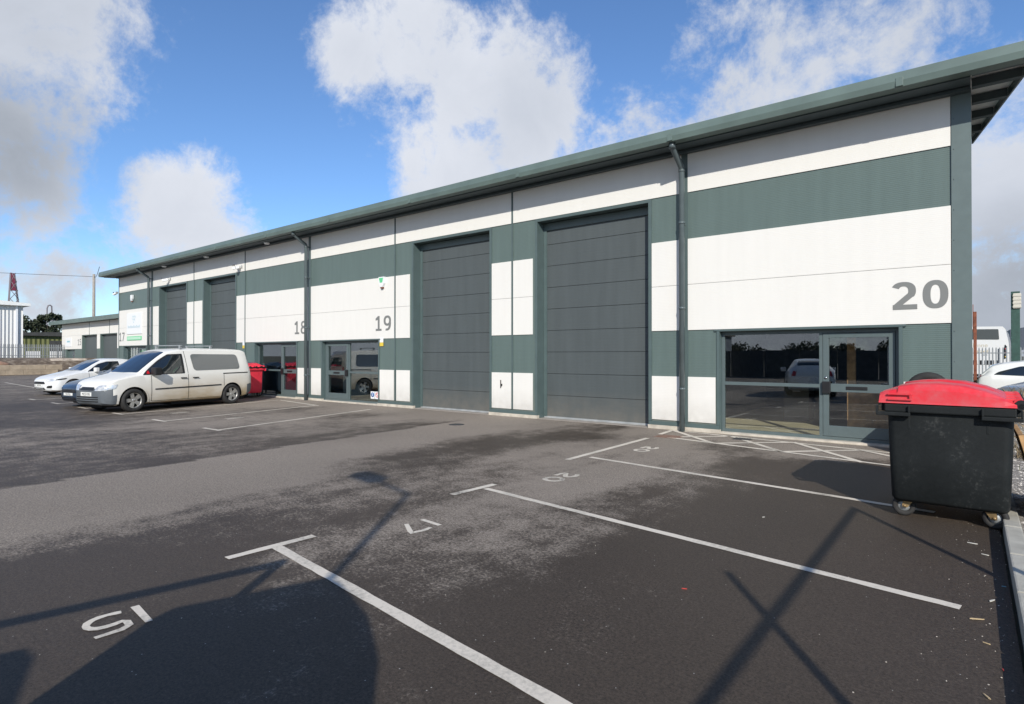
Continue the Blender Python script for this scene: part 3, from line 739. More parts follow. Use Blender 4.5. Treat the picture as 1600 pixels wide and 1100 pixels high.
# glazed entrances
YF = .12
def frame_bar(mb, x0, x1, z0, z1, y0=YF, y1=YF+.07): mb.box(x0, x1, y0, y1, z0, z1, .004)
def pane(mb, x0, x1, z0, z1, y=YF+.03): mb.box(x0, x1, y, y+.012, z0, z1)
def entrance(a, b_, door, gm, win_split=None):
    """door = (x0, x1) of the leaf; the rest is a window with a mid rail"""
    z0, z1 = .10, 2.02
    fr = MB(); f = .055
    frame_bar(fr, a+.008, a+.008+f, .04, 2.085); frame_bar(fr, b_-.008-f, b_-.008, .04, 2.085)
    frame_bar(fr, a+.063, b_-.063, z1, 2.085); frame_bar(fr, a+.063, b_-.063, .04, z0)
    dx0, dx1 = door
    win = (a+.063, dx0-.03) if dx0 > (a+b_)/2-.3 and dx0-a > b_-dx1 else (dx1+.03, b_-.063)
    mull = (win[1], win[1]+.06) if win[0] < dx0 else (win[0]-.06, win[0])
    frame_bar(fr, mull[0], mull[1], z0, z1)
    frame_bar(fr, win[0], win[1], 1.00, 1.065)
    ent = P(fr.build('entrance_frame', M['frame']))
    g_ = MB(); pane(g_, win[0], win[1], z0, 1.0); g = g_.build('window_pane', gm); g.parent = ent
    g_ = MB(); pane(g_, win[0], win[1], 1.065, z1); g = g_.build('window_pane', gm); g.parent = ent
    d_ = MB(); s = .095
    L0, L1 = (mull[1], b_-.063) if win[0] < dx0 else (a+.063, mull[0])
    L0 += .006; L1 -= .006; y0, y1 = YF-.012, YF+.05
    d_.box(L0, L0+s, y0, y1, z0+.006, z1-.006, .004); d_.box(L1-s, L1, y0, y1, z0+.006, z1-.006, .004)
    d_.box(L0+s, L1-s, y0, y1, z1-.09, z1-.006, .004); d_.box(L0+s, L1-s, y0, y1, z0+.006, z0+.20, .004); d_.box(L0+s, L1-s, y0, y1, .93, 1.08, .004)
    leaf = P(d_.build('entrance_door', M['frame']))
    g_ = MB(); pane(g_, L0+s, L1-s, z0+.20, .93); pane(g_, L0+s, L1-s, 1.08, z1-.09); g = g_.build('door_glass', gm); g.parent = leaf
    hx = L0 if win[0] < dx0 else L1
    h_ = MB(); h_.box(hx-.01 if hx == L0 else hx-.13, hx+.13 if hx == L0 else hx+.01, y0-.05, y0-.001, .90, 1.12, .01)
    h = h_.build('door_handle', M['black']); h.parent = leaf
    h_ = MB(); cx = (L0+L1)/2-.02; h_.box(cx-.17, cx+.17, y0-.012, y0-.001, .975, 1.035, .005)
    h = h_.build('letter_plate', M['black']); h.parent = leaf
    h_ = MB(); h_.lathe([(.001, -.02), (.02, -.02), (.022, 0)], 'y', (hx+(.05 if hx == L0 else -.05), y0, 1.19), 12)
    h = h_.build('door_lock', M['chrome']); h.parent = leaf
    s_ = MB(); s_.box(a, b_, -.05, TH, 0, .04, .005)
    P(s_.build('door_sill', M['plinth']))
    return ent, leaf, win, (L0, L1)
E20 = entrance(*ENT[0], (-2.22, -1.06), M['glass'])
E19 = entrance(*ENT[1], (-17.9, -16.63), M['glass19'])
E18 = entrance(*ENT[2], (-20.85, -19.68), M['glass19'])
E17 = entrance(*ENT[3], (-34.85, -33.55), M['glass19'])
# rooms behind the glass
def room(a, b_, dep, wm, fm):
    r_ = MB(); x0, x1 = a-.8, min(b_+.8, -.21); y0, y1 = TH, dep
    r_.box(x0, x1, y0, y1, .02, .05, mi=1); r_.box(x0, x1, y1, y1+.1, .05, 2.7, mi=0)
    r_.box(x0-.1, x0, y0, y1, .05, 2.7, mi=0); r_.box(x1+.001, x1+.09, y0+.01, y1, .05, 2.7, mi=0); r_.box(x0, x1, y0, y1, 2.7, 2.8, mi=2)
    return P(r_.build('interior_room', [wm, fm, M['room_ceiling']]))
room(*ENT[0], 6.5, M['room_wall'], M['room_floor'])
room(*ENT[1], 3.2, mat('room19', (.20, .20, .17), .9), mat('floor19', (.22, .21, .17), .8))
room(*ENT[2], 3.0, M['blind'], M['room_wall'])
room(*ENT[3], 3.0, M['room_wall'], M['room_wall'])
# things seen inside unit 20
b = MB(); b.box(-1.95, -1.80, 1.2, 1.28, .05, 2.3); b.box(-1.8, -.5, 1.2, 1.26, .05, .85); b.box(-1.8, -.5, 1.19, 1.27, .85, .92)
tag(b.build('timber_partition', M['wood']), 'bare timber counter and post inside, seen through the glass door of unit 20', 'timber counter')
b = MB(); b.box(-3.55, -3.0, 3.0, 3.6, .05, 1.02, .01); b.box(-3.6, -2.95, 2.95, 3.65, 1.02, 1.08, .01)
tag(b.build('reception_desk', mat('desk_grey', (.09, .09, .085), .6)), 'dark grey desk standing inside, seen through the window of unit 20', 'desk')
# posters in unit 17 window, safety signs in unit 19, yellow stickers
b = MB(); b.box(-34.75, -33.75, YF+.045, YF+.05, 1.60, 1.98); b.box(-34.75, -33.75, YF+.045, YF+.05, .95, 1.12)
tag(b.build('green_poster', M['poster_green']), 'green poster band inside the glazed entrance beside number 17', 'poster')
b = MB(); b.box(-36.1, -35.2, YF+.045, YF+.05, 1.1, 1.95)
tag(b.build('window_poster', mat('poster_pale', (.45, .43, .42), .6, noise=.4, nscale=3)), 'pale grey poster in the window beside number 17', 'poster')
sg = thing('safety_sign', 'square white safety sticker with blue and red rings low in the window by number 19', 'safety sign', (-15.3, YF+.02, .19))
def disc(name, c, r0, r1, m, par, y):
    b = MB(); b.lathe([(r0, 0), (r1, 0), (r1, .002), (r0, .002)], 'y', (c[0], y, c[1]), 28, closed=True); o = b.build(name, m, par); return o
b = MB(); b.box(-.19, .01, -.004, 0, 0, .24); b.build('sticker_backing', M['sign_white'], sg)
b = MB(); b.box(.03, .25, -.004, 0, 0, .24); b.build('sticker_backing', M['sign_white'], sg)
disc('blue_disc', (-.09, .13), .001, .08, M['sign_blue'], sg, -.007)
b = MB(); b.box(-.10, -.08, -.010, -.0075, .09, .18); b.build('exclamation_mark', M['sign_white'], sg)
disc('red_ring', (.14, .13), .06, .08, M['sign_red'], sg, -.007)
b = MB(); b.box(-.065, .065, -.009, -.0075, -.01, .01, M=Matrix.Translation((.14, 0, .13)) @ Matrix.Rotation(R(45), 4, 'Y')); b.build('red_slash', M['sign_red'], sg)
for nm, x in (('right of the glazed entrance under number 19', -14.75), ('on the green wall above the dirty white van', -23.47)):
    t = thing('warning_sticker', 'small warning sticker %s' % nm, 'sticker', (x, -.024, 1.9))
    b = MB(); b.box(-.09, .09, -.004, 0, .12, .28); b.build('sticker_top', M['sign_white'], t)
    b = MB(); b.box(-.09, .09, -.004, 0, 0, .119); b.build('sticker_bottom', M['yellow'], t)

# unit numbers
def text_mesh(name, txt, size, m, par, x, y, z, off=.0, ext=.004, rot=(R(90), 0, 0), sx=1, align='LEFT'):
    cu = bpy.data.curves.new(name, 'FONT'); cu.body = txt; cu.size = size; cu.offset = off; cu.extrude = ext; cu.align_x = align
    to = bpy.data.objects.new(name, cu); COL.objects.link(to)
    dg = bpy.context.evaluated_depsgraph_get(); me = bpy.data.meshes.new_from_object(to.evaluated_get(dg))
    COL.objects.unlink(to); bpy.data.objects.remove(to)
    me.materials.clear(); me.materials.append(m)
    o = bpy.data.objects.new(name, me); COL.objects.link(o); o.location = (x, y, z); o.rotation_euler = rot; o.scale = (sx, 1, 1)
    if par == BL: P(o)
    elif par: o.parent = par
    return o
def bold_digit(mb, ch, x0, z0, h, w, y):
    """heavy sans numeral made of flat pieces, drawn in a unit box and scaled"""
    lay_ = [0]
    def Q(u, v): return (x0+u*w, y-lay_[0]*.0006, z0+v*h)
    def quad(*p): mb.poly([Q(*q_) for q_ in p]); lay_[0] += 1
    def ring(cx, cy, ao, bo, ai, bi, a0=0, a1=360):
        n = max(6, int(abs(a1-a0)/7)); pr = None
        for k in range(n+1):
            t_ = R(a0+(a1-a0)*k/n); c_, s_ = math.cos(t_), math.sin(t_)
            e_ = 2/2.35; cc = math.copysign(abs(c_)**e_, c_); ss = math.copysign(abs(s_)**e_, s_)
            cur = (mb.bm.verts.new(Q(cx+ao*cc, cy+bo*ss)), mb.bm.verts.new(Q(cx+ai*cc, cy+bi*ss)))
            if pr: mb.bm.faces.new((pr[0], cur[0], cur[1], pr[1]))
            pr = cur
        lay_[0] += 1
    if ch == '0': ring(.5, .5, .5, .5, .19, .335)
    elif ch == '1': quad((.38, 0), (.64, 0), (.64, 1), (.38, 1)); quad((.08, .70), (.40, .74), (.40, .99), (.08, .84)); quad((.10, 0), (.92, 0), (.92, .14), (.10, .14))
    elif ch == '2': ring(.44, .67, .51, .33, .20, .17, 155, -38); quad((.0, .15), (.40, .17), (.90, .50), (.60, .57)); quad((.0, 0), (1, 0), (1, .18), (.0, .18))
    elif ch == '9': ring(.5, .66, .5, .34, .24, .19); ring(.42, .5, .58, .5, .31, .36, 10, -105)
    elif ch == '8': ring(.5, .745, .44, .255, .19, .12); ring(.5, .29, .5, .29, .23, .15)
    elif ch == '7': quad((0, .84), (1, .84), (1, 1), (0, 1)); quad((.15, 0), (.44, 0), (1, .86), (.70, .86))
    elif ch == '5': quad((.10, .84), (.92, .84), (.92, 1), (.10, 1)); quad((.10, .50), (.34, .54), (.34, .9), (.10, .9)); ring(.42, .33, .54, .33, .27, .19, -140, 128)
def unit_number(txt, x, z, h, wd, gap, y, pf):
    mb = MB()
    for i_, ch in enumerate(txt): bold_digit(mb, ch, x+i_*(wd+gap), z, h, wd, y)
    o = pf(mb.build('unit_number', M['number'])); o['label'] = 'grey number '+txt
for txt, x in (('20', -1.07), ('19', -15.07), ('18', -19.74), ('17', -37.22)):
    unit_number(txt, x, 2.39, .475, .35, .075, -.0255, P)

# gutter, fascia, soffit, roof
GX0, GX1 = -38.0, .80
b = MB()
b.prism([(-.78, 5.95), (-.80, 6.05), (-.77, 6.20), (-.60, 6.22), (-.60, 6.18), (-.56, 5.95)], 'x', GX0, GX1)
P(b.build('gutter', M['gutter']))
xg = GX0+2
while xg < GX1:
    one('gutter_joint', M['gutter'], xg-.05, xg+.05, -.806, -.78, 5.96, 6.10, .003); xg += 3.9
b = MB()
b.prism([(-.555, 5.93), (-.555, 5.99), (-.012, 6.03), (-.012, 5.955)], 'x', GX0+.05, .005)
b.prism([(-.17, 5.88), (-.17, 5.935), (-.035, 5.945), (-.035, 5.88)], 'x', XL, .005)
P(b.build('soffit', M['fascia']))
# roof sheet, with a verge that tapers back to the gable wall
def roof_z(y): return 6.15+TP*(y+.6)
b = MB()
out_ = [(GX0, -.6), (GX1, -.6), (0.02, 5.8), (0.02, DEPTH+.3), (XL-.02, DEPTH+.3), (XL-.02, 5.8)]
lo = [b.bm.verts.new((x, y, roof_z(y))) for x, y in out_]; hi = [b.bm.verts.new((x, y, roof_z(y)+.10)) for x, y in out_]
b.bm.faces.new(lo[::-1]); b.bm.faces.new(hi)
for i in range(6): b.bm.faces.new((lo[i], lo[(i+1) % 6], hi[(i+1) % 6], hi[i]))
P(b.build('roof', M['soffit']))
def verge(x0, sgn):
    vb = MB(); tx = GX1 if sgn > 0 else GX0; wx = .02 if sgn > 0 else XL-.02
    a0 = Vector((tx, -.56, 0)); a1 = Vector((wx, 5.8, 0))
    vv = []
    for p in (a0, a1):
        z = roof_z(p.y)
        vv.append([vb.bm.verts.new((p.x+sgn*o_, p.y, z+h_)) for o_, h_ in ((0.002, -.13), (.03, -.13), (.03, .13), (.002, .13))])
    for i in range(4): vb.bm.faces.new((vv[0][i], vv[0][(i+1) % 4], vv[1][(i+1) % 4], vv[1][i]))
    vb.bm.faces.new(vv[0][::-1]); vb.bm.faces.new(vv[1])
    bmesh.ops.recalc_face_normals(vb.bm, faces=vb.bm.faces[:])
    return P(vb.build('verge_trim', M['trim']))
verge(0, 1); verge(0, -1)
for y in (.35, 1.5, 2.8, 4.2):
    xe = GX1-(GX1-.02)*(y+.56)/6.36
    one('purlin', M['fascia'], .02, xe-.03, y, y+.14, roof_z(y)-.15, roof_z(y)-.012)
one('purlin', M['fascia'], .02, GX1-.02, -.55, -.45, 5.97, 6.13)
# downpipes
for px in (-4.80, -18.76, -32.80):
    b = MB()
    b.tube([(px, -.17, .0), (px, -.17, 5.50), (px, -.20, 5.58), (px, -.60, 5.83), (px, -.66, 5.90), (px, -.66, 5.96)], .058, 16)
    b.tube([(px, -.66, 5.84), (px, -.66, 5.95)], .068, 16)
    dp = P(b.build('downpipe', M['pipe']))
    for z in (.9, 2.6, 4.4, 5.5):
        b = MB(); b.tube([(px, -.17, z-.025), (px, -.17, z+.025)], .066, 16); b.box(px-.02, px+.02, -.12, -.001, z-.02, z+.02)
        o = b.build('pipe_bracket', M['pipe']); o.parent = dp
    b = MB(); b.box(px-.075, px+.075, -.018, -.0005, .17, 5.95); P(b.build('joint_strip', M['trim']))
# soffit lights, alarm boxes, cameras: each hangs on the wall as its own thing
for (x, z) in ((-21.2, 5.88), (-26.2, 5.88), (-30.6, 5.88)):
    b = MB(); b.lathe([(.001, -.07), (.09, -.06), (.11, -.02), (.11, 0)], 'z', (x, -.3, z+.045), 16)
    tag(b.build('soffit_light', M['sign_white']), 'small round white light under the eaves %s' % {-21.2: 'above number 18', -26.2: 'above the roller doors of unit 18', -30.6: 'nearest the left end'}[x], 'light')
def alarm(x, z, label, c2):
    t = thing('alarm_box', label, 'alarm box', (x, -.024, z))
    b = MB(); b.prism([(-.13, .16), (.13, .16), (.12, -.04), (.05, -.16), (-.05, -.16), (-.12, -.04)], 'y', -.08, 0); b.build('alarm_cover', M['sign_white'], t)
    b = MB(); b.prism([(-.10, .13), (.10, .13), (.06, -.02), (-.06, -.02)], 'y', -.085, -.081); b.build('alarm_badge', c2, t)
    b = MB(); b.box(-.05, .05, -.07, 0, -.20, -.161); b.build('strobe', M['rust'], t)
alarm(-14.68, 3.93, 'white alarm box with green badge on the white panel above number 19', M['sign_green'])
alarm(-35.3, 4.68, 'plain white alarm box on the green band above the signboard', M['sign_white'])
def cctv(x, y, z, rz, label):
    t = thing('security_camera', label, 'security camera', (x, y, z), rz)
    b = MB(); b.box(-.06, .06, -.03, 0, -.06, .06, .008); b.tube([(0, -.02, 0), (0, -.14, -.03)], .018, 8); b.build('camera_bracket', M['galv'], t)
    b = MB(); b.box(-.05, .05, -.36, -.10, -.06, .04, .012, M=Matrix.Rotation(R(12), 4, 'X')); b.build('camera_body', M['sign_white'], t)
    b = MB(); b.lathe([(.001, 0), (.03, 0), (.03, .01)], 'y', (0, -.372, .025), 12); b.build('camera_lens', M['black'], t)
cctv(-30.55, -.03, 5.32, R(-35), 'grey floodlight camera above the left pair of roller doors')
cctv(-23.95, -.03, 5.27, R(40), 'white security camera left of a panel joint above unit 18')
cctv(-23.62, -.03, 5.27, R(-40), 'white security camera right beside another one above unit 18')
cctv(-37.34, -.1, 5.1, R(-80), 'white security camera on the far left corner of the terrace')
# signboards on unit 17
t = thing('signboard', 'square white signboard with blue grey emblem above the entrance of unit 17', 'sign', (-35.02, -.026, 2.75))
b = MB(); b.box(-1.02, 1.02, -.03, 0, 0, 1.12, .004); b.build('board', M['sign_white'], t)
b = MB()
for (ex, ez, rr) in ((-.12, .86, .10), (.12, .86, .10), (0, .70, .10)):
    for k in range(9):
        a0 = k*.55; b.box(ex+math.cos(a0)*rr-.018, ex+math.cos(a0)*rr+.018, -.036, -.031, ez+math.sin(a0)*rr-.014, ez+math.sin(a0)*rr+.014)
b.build('emblem', M['sign_teal'], t)
b = MB()
for k in range(13): b.box(-.85+k*.13, -.85+k*.13+.09, -.036, -.031, .33, .33+(.10 if k % 3 else .14))
b.build('lettering', mat('pale_letters', (.5, .6, .64), .5), t)
t = thing('banner_sign', 'narrow green edged strip sign under the square signboard of unit 17', 'sign', (-35.05, -.026, 2.42))
b = MB(); b.box(-.98, .98, -.02, 0, 0, .21); b.build('strip_border', M['sign_green'], t)
b = MB(); b.box(-.92, .92, -.025, -.021, .035, .175); b.build('strip_face', mat('pale_green', (.45, .7, .52), .5), t)
# tap / key switch on the pier
b = MB(); b.box(-9.86, -9.84, -.04, -.023, .74, .95); b.box(-9.84, -9.80, -.06, -.023, .80, .85)
tag(b.build('key_switch', M['black']), 'tiny black key switch on the low white panel between the two big roller doors', 'switch')

# ------------------------------------------------------------------ lower terrace, unit 15
YB = 7.0
B2 = thing('low_industrial_unit', 'lower white and green industrial unit numbered 15 behind the left end of the terrace', 'industrial building', (-60, YB, 0))
def P2(o): o.parent = B2; o.matrix_parent_inverse = Matrix.Translation((60, -YB, 0)); return o
b = MB(); X0, X1 = -75.1, -42
hol = [(-73.6, -70.9, 2.2), (-68.71, -64.54, 3.55), (-63.6, -59.4, 3.55), (-54.5, -50.3, 3.55)]
x = X0
for a, c, zt in hol:
    b.box(x, a, YB, YB+.3, 0, 4.85); b.box(a, c, YB, YB+.3, zt, 4.85); x = c
b.box(x, X1, YB, YB+.3, 0, 4.85)
b.box(X0, X0+.2, YB+.3, YB+12, 0, 4.85); b.box(X0+.2, X1, YB+11.8, YB+12, 0, 4.85)
P2(b.build('wall', M['clad_green']))
def wp2(a, c, z0, z1): b = MB(); b.box(a, c, YB-.03, YB, z0, z1); P2(b.build('white_panel', M['clad_white']))
for a, c in ((-75.0, -66.6), (-66.5, -61.24), (-61.14, -56.5), (-56.4, X1)): wp2(a, c, 3.62, 4.8)
for a, c in ((-75.0, -68.8), (-64.45, -63.7), (-59.3, -54.6), (-50.2, X1)): wp2(a, c, 2.26, 3.61)
for a, c in ((-75.0, -73.75), (-70.8, -68.9), (-64.45, -63.7)): wp2(a, c, .12, .95)
for a, c, zt in hol[1:]:
    b = MB(); b.box(a, c, YB+.25, YB+.29, 0, zt); P2(b.build('roller_door', M['roller']))
b = MB(); b.box(-73.6, -70.9, YB+.2, YB+.26, 0, 2.2); ef = P2(b.build('entrance_door', M['trim']))
b = MB(); b.box(-72.2, -71.2, YB+.17, YB+.199, .3, 2.0); o = b.build('door_glass', M['car_glass_grey']); o.parent = ef
b = MB(); b.prism([(YB-.7, 4.80), (YB-.7, 5.17), (YB-.5, 5.22), (YB+12.3, 6.4), (YB+12.3, 6.25), (YB-.45, 4.82)], 'x', -77.0, X1); P2(b.build('roof', M['gutter']))
b = MB()
for jx in (-66.55, -61.19): b.box(jx-.05, jx+.05, YB-.04, YB-.031, 3.6, 4.8)
P2(b.build('joint_strip', M['trim']))
unit_number('15', -69.95, 2.62, .62, .45, .12, YB-.034, P2)
t = thing('small_signboard', 'small pale signboard on the white wall left of number 15', 'sign', (-72.8, YB-.03, 2.5))
b = MB(); b.box(-.9, .9, -.03, 0, 0, .9); b.build('board', M['sign_white'], t)
b = MB(); b.box(-.4, .5, -.035, -.031, .45, .62); b.build('lettering', M['sign_teal'], t)

# ------------------------------------------------------------------ wheelie bins
def castor(par, x, y, rz=0, s=1.0):
    cst = MB(); r = .10*s
    cst.box(-.01, .10, -.05, .05, .205*s, .222*s)
    for ya, yb in ((-.042, -.034), (.034, .042)): cst.prism([(.0, .205), (.09, .205), (.085, .17), (.022, .085), (-.018, .088), (-.022, .11)], 'y', ya, yb)
    cst.lathe([(.001, -.05), (.014, -.05), (.014, .05), (.001, .05)], 'y', (0, 0, .10), 10)
    Mx = Matrix.Translation((x, y, 0)) @ Matrix.Rotation(rz, 4, 'Z')
    cst.xf(Mx); c_ = cst.build('castor_fork', M['brass'], par)
    w = MB(); w.lathe([(.055*s, -.024), (.088*s, -.026), (.10*s, -.016), (.10*s, .016), (.088*s, .026), (.055*s, .024)], 'y', (0, 0, r), 24, closed=True)
    w.xf(Mx); wo = w.build('castor_tyre', M['rubber'], c_)
    w = MB(); w.lathe([(.001, -.02), (.02, -.022), (.03, -.012), (.056*s, -.010), (.056*s, .010), (.03, .012), (.02, .022), (.001, .02)], 'y', (0, 0, r), 16)
    w.xf(Mx); w.build('castor_hub', M['galv'], c_)
def make_bin(body_m, lid_m, label, group=None):
    """1100 litre four wheeled bin. local x: front(-) to hinge(+), y: long side"""
    t = thing('wheeled_bin', label, 'wheelie bin', group=group)
    hx, hy = .485, .66
    b = MB()
    prof = [(.155, .90, .92), (.19, .94, .965), (.60, .975, .985), (1.02, 1.0, 1.0)]
    rings = []
    for z, sx, sy in prof:
        X, Y = hx*sx, hy*sy; c = .07; ring = []
        for (cx, cy, a0) in ((X-c, Y-c, 0), (-X+c, Y-c, 90), (-X+c, -Y+c, 180), (X-c, -Y+c, 270)):
            for k in range(5):
                a = R(a0+k*22.5); ring.append(b.bm.verts.new((cx+c*math.cos(a), cy+c*math.sin(a), z)))
        rings.append(ring)
    n = len(rings[0])
    for i in range(len(rings)-1):
        for j in range(n):
            f = b.bm.faces.new((rings[i][j], rings[i][(j+1) % n], rings[i+1][(j+1) % n], rings[i+1][j])); f.smooth = True
    b.bm.faces.new(rings[0][::-1])
    # moulded vertical ribs at the ends of each side
    for sx in (-.30, .30):
        for sy in (-1, 1):
            b.box(sx-.010, sx+.010, sy*hy*.965, sy*(hy*1.0), .86, 1.02, .003)
    body = b.build('bin_body', body_m, t)
    r = MB()   # rim with lifting pockets
    r.box(-.50, .50, -hy-.045, -hy+.02, 1.02, 1.10, .012); r.box(-.50, .50, hy-.02, hy+.045, 1.02, 1.10, .012)
    r.box(-hx-.05, -hx+.02, -hy+.02, hy-.02, 1.02, 1.10, .012); r.box(hx-.02, hx+.05, -hy+.02, hy-.02, 1.02, 1.10, .012)
    for sy in (-1, 1):
        for (a, c) in ((-hx-.085, -hx+.20), (hx-.23, hx+.06)):
            r.box(a, c, sy*(hy+.025), sy*(hy+.075), .985, 1.02, .006); r.box(a, a+.018, sy*(hy+.025), sy*(hy+.075), 1.02, 1.085, .004); r.box(c-.018, c, sy*(hy+.03), sy*(hy+.075), 1.02, 1.085, .004)
    r.build('bin_rim', body_m, t)
    l = MB()   # domed lid
    xs = [-.545, -.54, -.50, -.40, -.385, -.25, -.08, .10, .28, .42, .50]
    zs = [1.12, 1.205, 1.225, 1.245, 1.275, 1.298, 1.305, 1.29, 1.245, 1.185, 1.14]
    ys = [-1, -.985, -.93, -.86, -.5, -.17, -.16, .16, .17, .5, .86, .93, .985, 1]
    g = []
    for x, z in zip(xs, zs):
        row = []
        for yv in ys:
            e = abs(yv); zz = z
            if e > .9: zz = 1.12+(z-1.12)*(.0 if e == 1 else (.62 if e > .95 else .92))
            if abs(yv) < .165 and -.45 < x < .35: zz += .012
            row.append(l.bm.verts.new((x, yv*(hy+.055), zz)))
        g.append(row)
    for i in range(len(xs)-1):
        for j in range(len(ys)-1):
            f = l.bm.faces.new((g[i][j], g[i+1][j], g[i+1][j+1], g[i][j+1])); f.smooth = 1 < j < 11
    # skirt
    bd = [g[i][0] for i in range(len(xs))]+[g[-1][j] for j in range(1, len(ys))]+[g[i][-1] for i in range(len(xs)-2, -1, -1)]+[g[0][j] for j in range(len(ys)-2, 0, -1)]
    low = [l.bm.verts.new((v.co.x*1.005, v.co.y*1.005, 1.105)) for v in bd]
    m_ = len(bd)
    for i in range(m_): l.bm.faces.new((bd[i], bd[(i+1) % m_], low[(i+1) % m_], low[i]))
    l.bm.faces.new(low)
    bmesh.ops.recalc_face_normals(l.bm, faces=l.bm.faces[:])
    lid = l.build('bin_lid', lid_m, t)
    h = MB()
    for sy in (-1, 1):
        y0 = sy*(hy+.057)
        h.box(-.47, -.27, y0, y0+sy*.02, 1.135, 1.15, .003); h.box(-.47, -.27, y0, y0+sy*.02, 1.185, 1.20, .003); h.box(-.29, -.27, y0, y0+sy*.02, 1.15, 1.185)
    o = h.build('lid_grip', lid_m); o.parent = lid
    h = MB()
    for yy in (-.62, -.38, -.1, .18, .45, .64):
        h.tube([(.515, yy-.045, 1.155), (.515, yy+.045, 1.155)], .035, 12, mi=0)
        h.box(.42, .515, yy-.03, yy+.03, 1.14, 1.185, .008, mi=0)
    h.build('lid_hinge', lid_m, t)
    h = MB(); h.tube([(.53, -.70, 1.12), (.53, .70, 1.12)], .022, 10)
    for yy in (-.68, -.5, -.24, .05, .32, .56, .69): h.tube([(.53, yy-.02, 1.13), (.53, yy+.02, 1.13)], .045, 12)
    h.build('hinge_bar', M['black'], t)
    castor(t, -.36, -.52, R(15)); castor(t, .35, -.55, R(168)); castor(t, -.36, .52, R(60)); castor(t, .35, .52, R(120))
    return t
nb = make_bin(M['bin_body'], M['bin_red'], 'black four wheeled bin with a domed red lid at the kerb before number 20')
nb.location = (-.165, -4.50, 0); nb.rotation_euler = (0, 0, R(-1.5)); nb.scale = (1.0, 1.03, 1.025)
M['bin_red2'] = mat('bin_bright_red', (.85, .04, .07), .45, noise=.08)
rb = make_bin(M['bin_red2'], M['bin_red2'], 'all red four wheeled bin standing behind the van by entrance 18')
rb.location = (-21.75, -1.05, 0.03); rb.rotation_euler = (0, 0, R(10))
bb = make_bin(mat('bin_blue', (.012, .03, .06), .5), mat('bin_blue_lid', (.02, .05, .10), .45), 'dark blue four wheeled bin beside the red one at entrance 18')
bb.location = (-22.35, -.62+.0, 0.03); bb.rotation_euler = (0, 0, R(95))
b = MB(); b.box(-.004, .004, -.15, .15, .75, .95)
o = b.build('bin_notice', M['sign_white'], bb); o.location = (0, 0, 0); o.rotation_euler = (0, 0, 0); o.location = (-.455, .2, 0)

# wheel leaning on the wall behind the bin
t = thing('spare_wheel', 'dark tyre on a pale rim leaning against the green wall behind the bin', 'wheel', (-.56, -.36, 1.01))
b = MB(); b.lathe([(.16, -.09), (.25, -.10), (.30, -.07), (.30, .07), (.25, .10), (.16, .09)], 'y', (0, 0, .02), 40, closed=True); b.build('tyre', M['rubber'], t)
b = MB(); b.lathe([(.001, -.02), (.06, -.03), (.10, -.05), (.165, -.08), (.165, .08), (.001, .05)], 'y', (0, 0, .02), 32); b.build('rim', M['galv'], t)
b = MB(); b.box(-.95, -.15, -.75, -.08, .0, .71, .01)
tag(b.build('timber_crate', M['wood']), 'wooden crate behind the bin holding up the wheel', 'crate')
# board leaning behind the bin
b = MB(); b.box(-.02, .02, -.55, .55, 0, .80, .004)
o = b.build('leaning_board', M['wood']); o.location = (.55, -4.40, .09); o.rotation_euler = (0, R(-14), 0)
tag(o, 'raw timber board leaning on the hinge side of the black bin', 'board')

# ------------------------------------------------------------------ vehicles
def interp(tbl, x):
    """smooth interpolation of station table [(x, ...)]"""
    if x <= tbl[0][0]: return list(tbl[0][1:])
    if x >= tbl[-1][0]: return list(tbl[-1][1:])
    for i in range(len(tbl)-1):
        if tbl[i][0] <= x <= tbl[i+1][0]:
            t = (x-tbl[i][0])/(tbl[i+1][0]-tbl[i][0]); break
    p1, p2 = tbl[i], tbl[i+1]; p0 = tbl[max(i-1, 0)]; p3 = tbl[min(i+2, len(tbl)-1)]
    h = p2[0]-p1[0]; out = []
    for k in range(1, len(p1)):
        s1 = (p1[k]-p0[k])/(p1[0]-p0[0]) if p1[0] != p0[0] else (p2[k]-p1[k])/h
        s3 = (p3[k]-p2[k])/(p3[0]-p2[0]) if p3[0] != p2[0] else (p2[k]-p1[k])/h
        s2 = (p2[k]-p1[k])/h
        def lim(a, b_):
            if a*b_ <= 0: return 0
            return 2*a*b_/(a+b_)
        m1 = lim(s1, s2) if p1[0] != p0[0] else s2; m2 = lim(s2, s3) if p3[0] != p2[0] else s2
        h00 = 2*t**3-3*t**2+1; h10 = t**3-2*t**2+t; h01 = -2*t**3+3*t**2; h11 = t**3-t**2
        out.append(h00*p1[k]+h10*h*m1+h01*p2[k]+h11*h*m2)
    return out
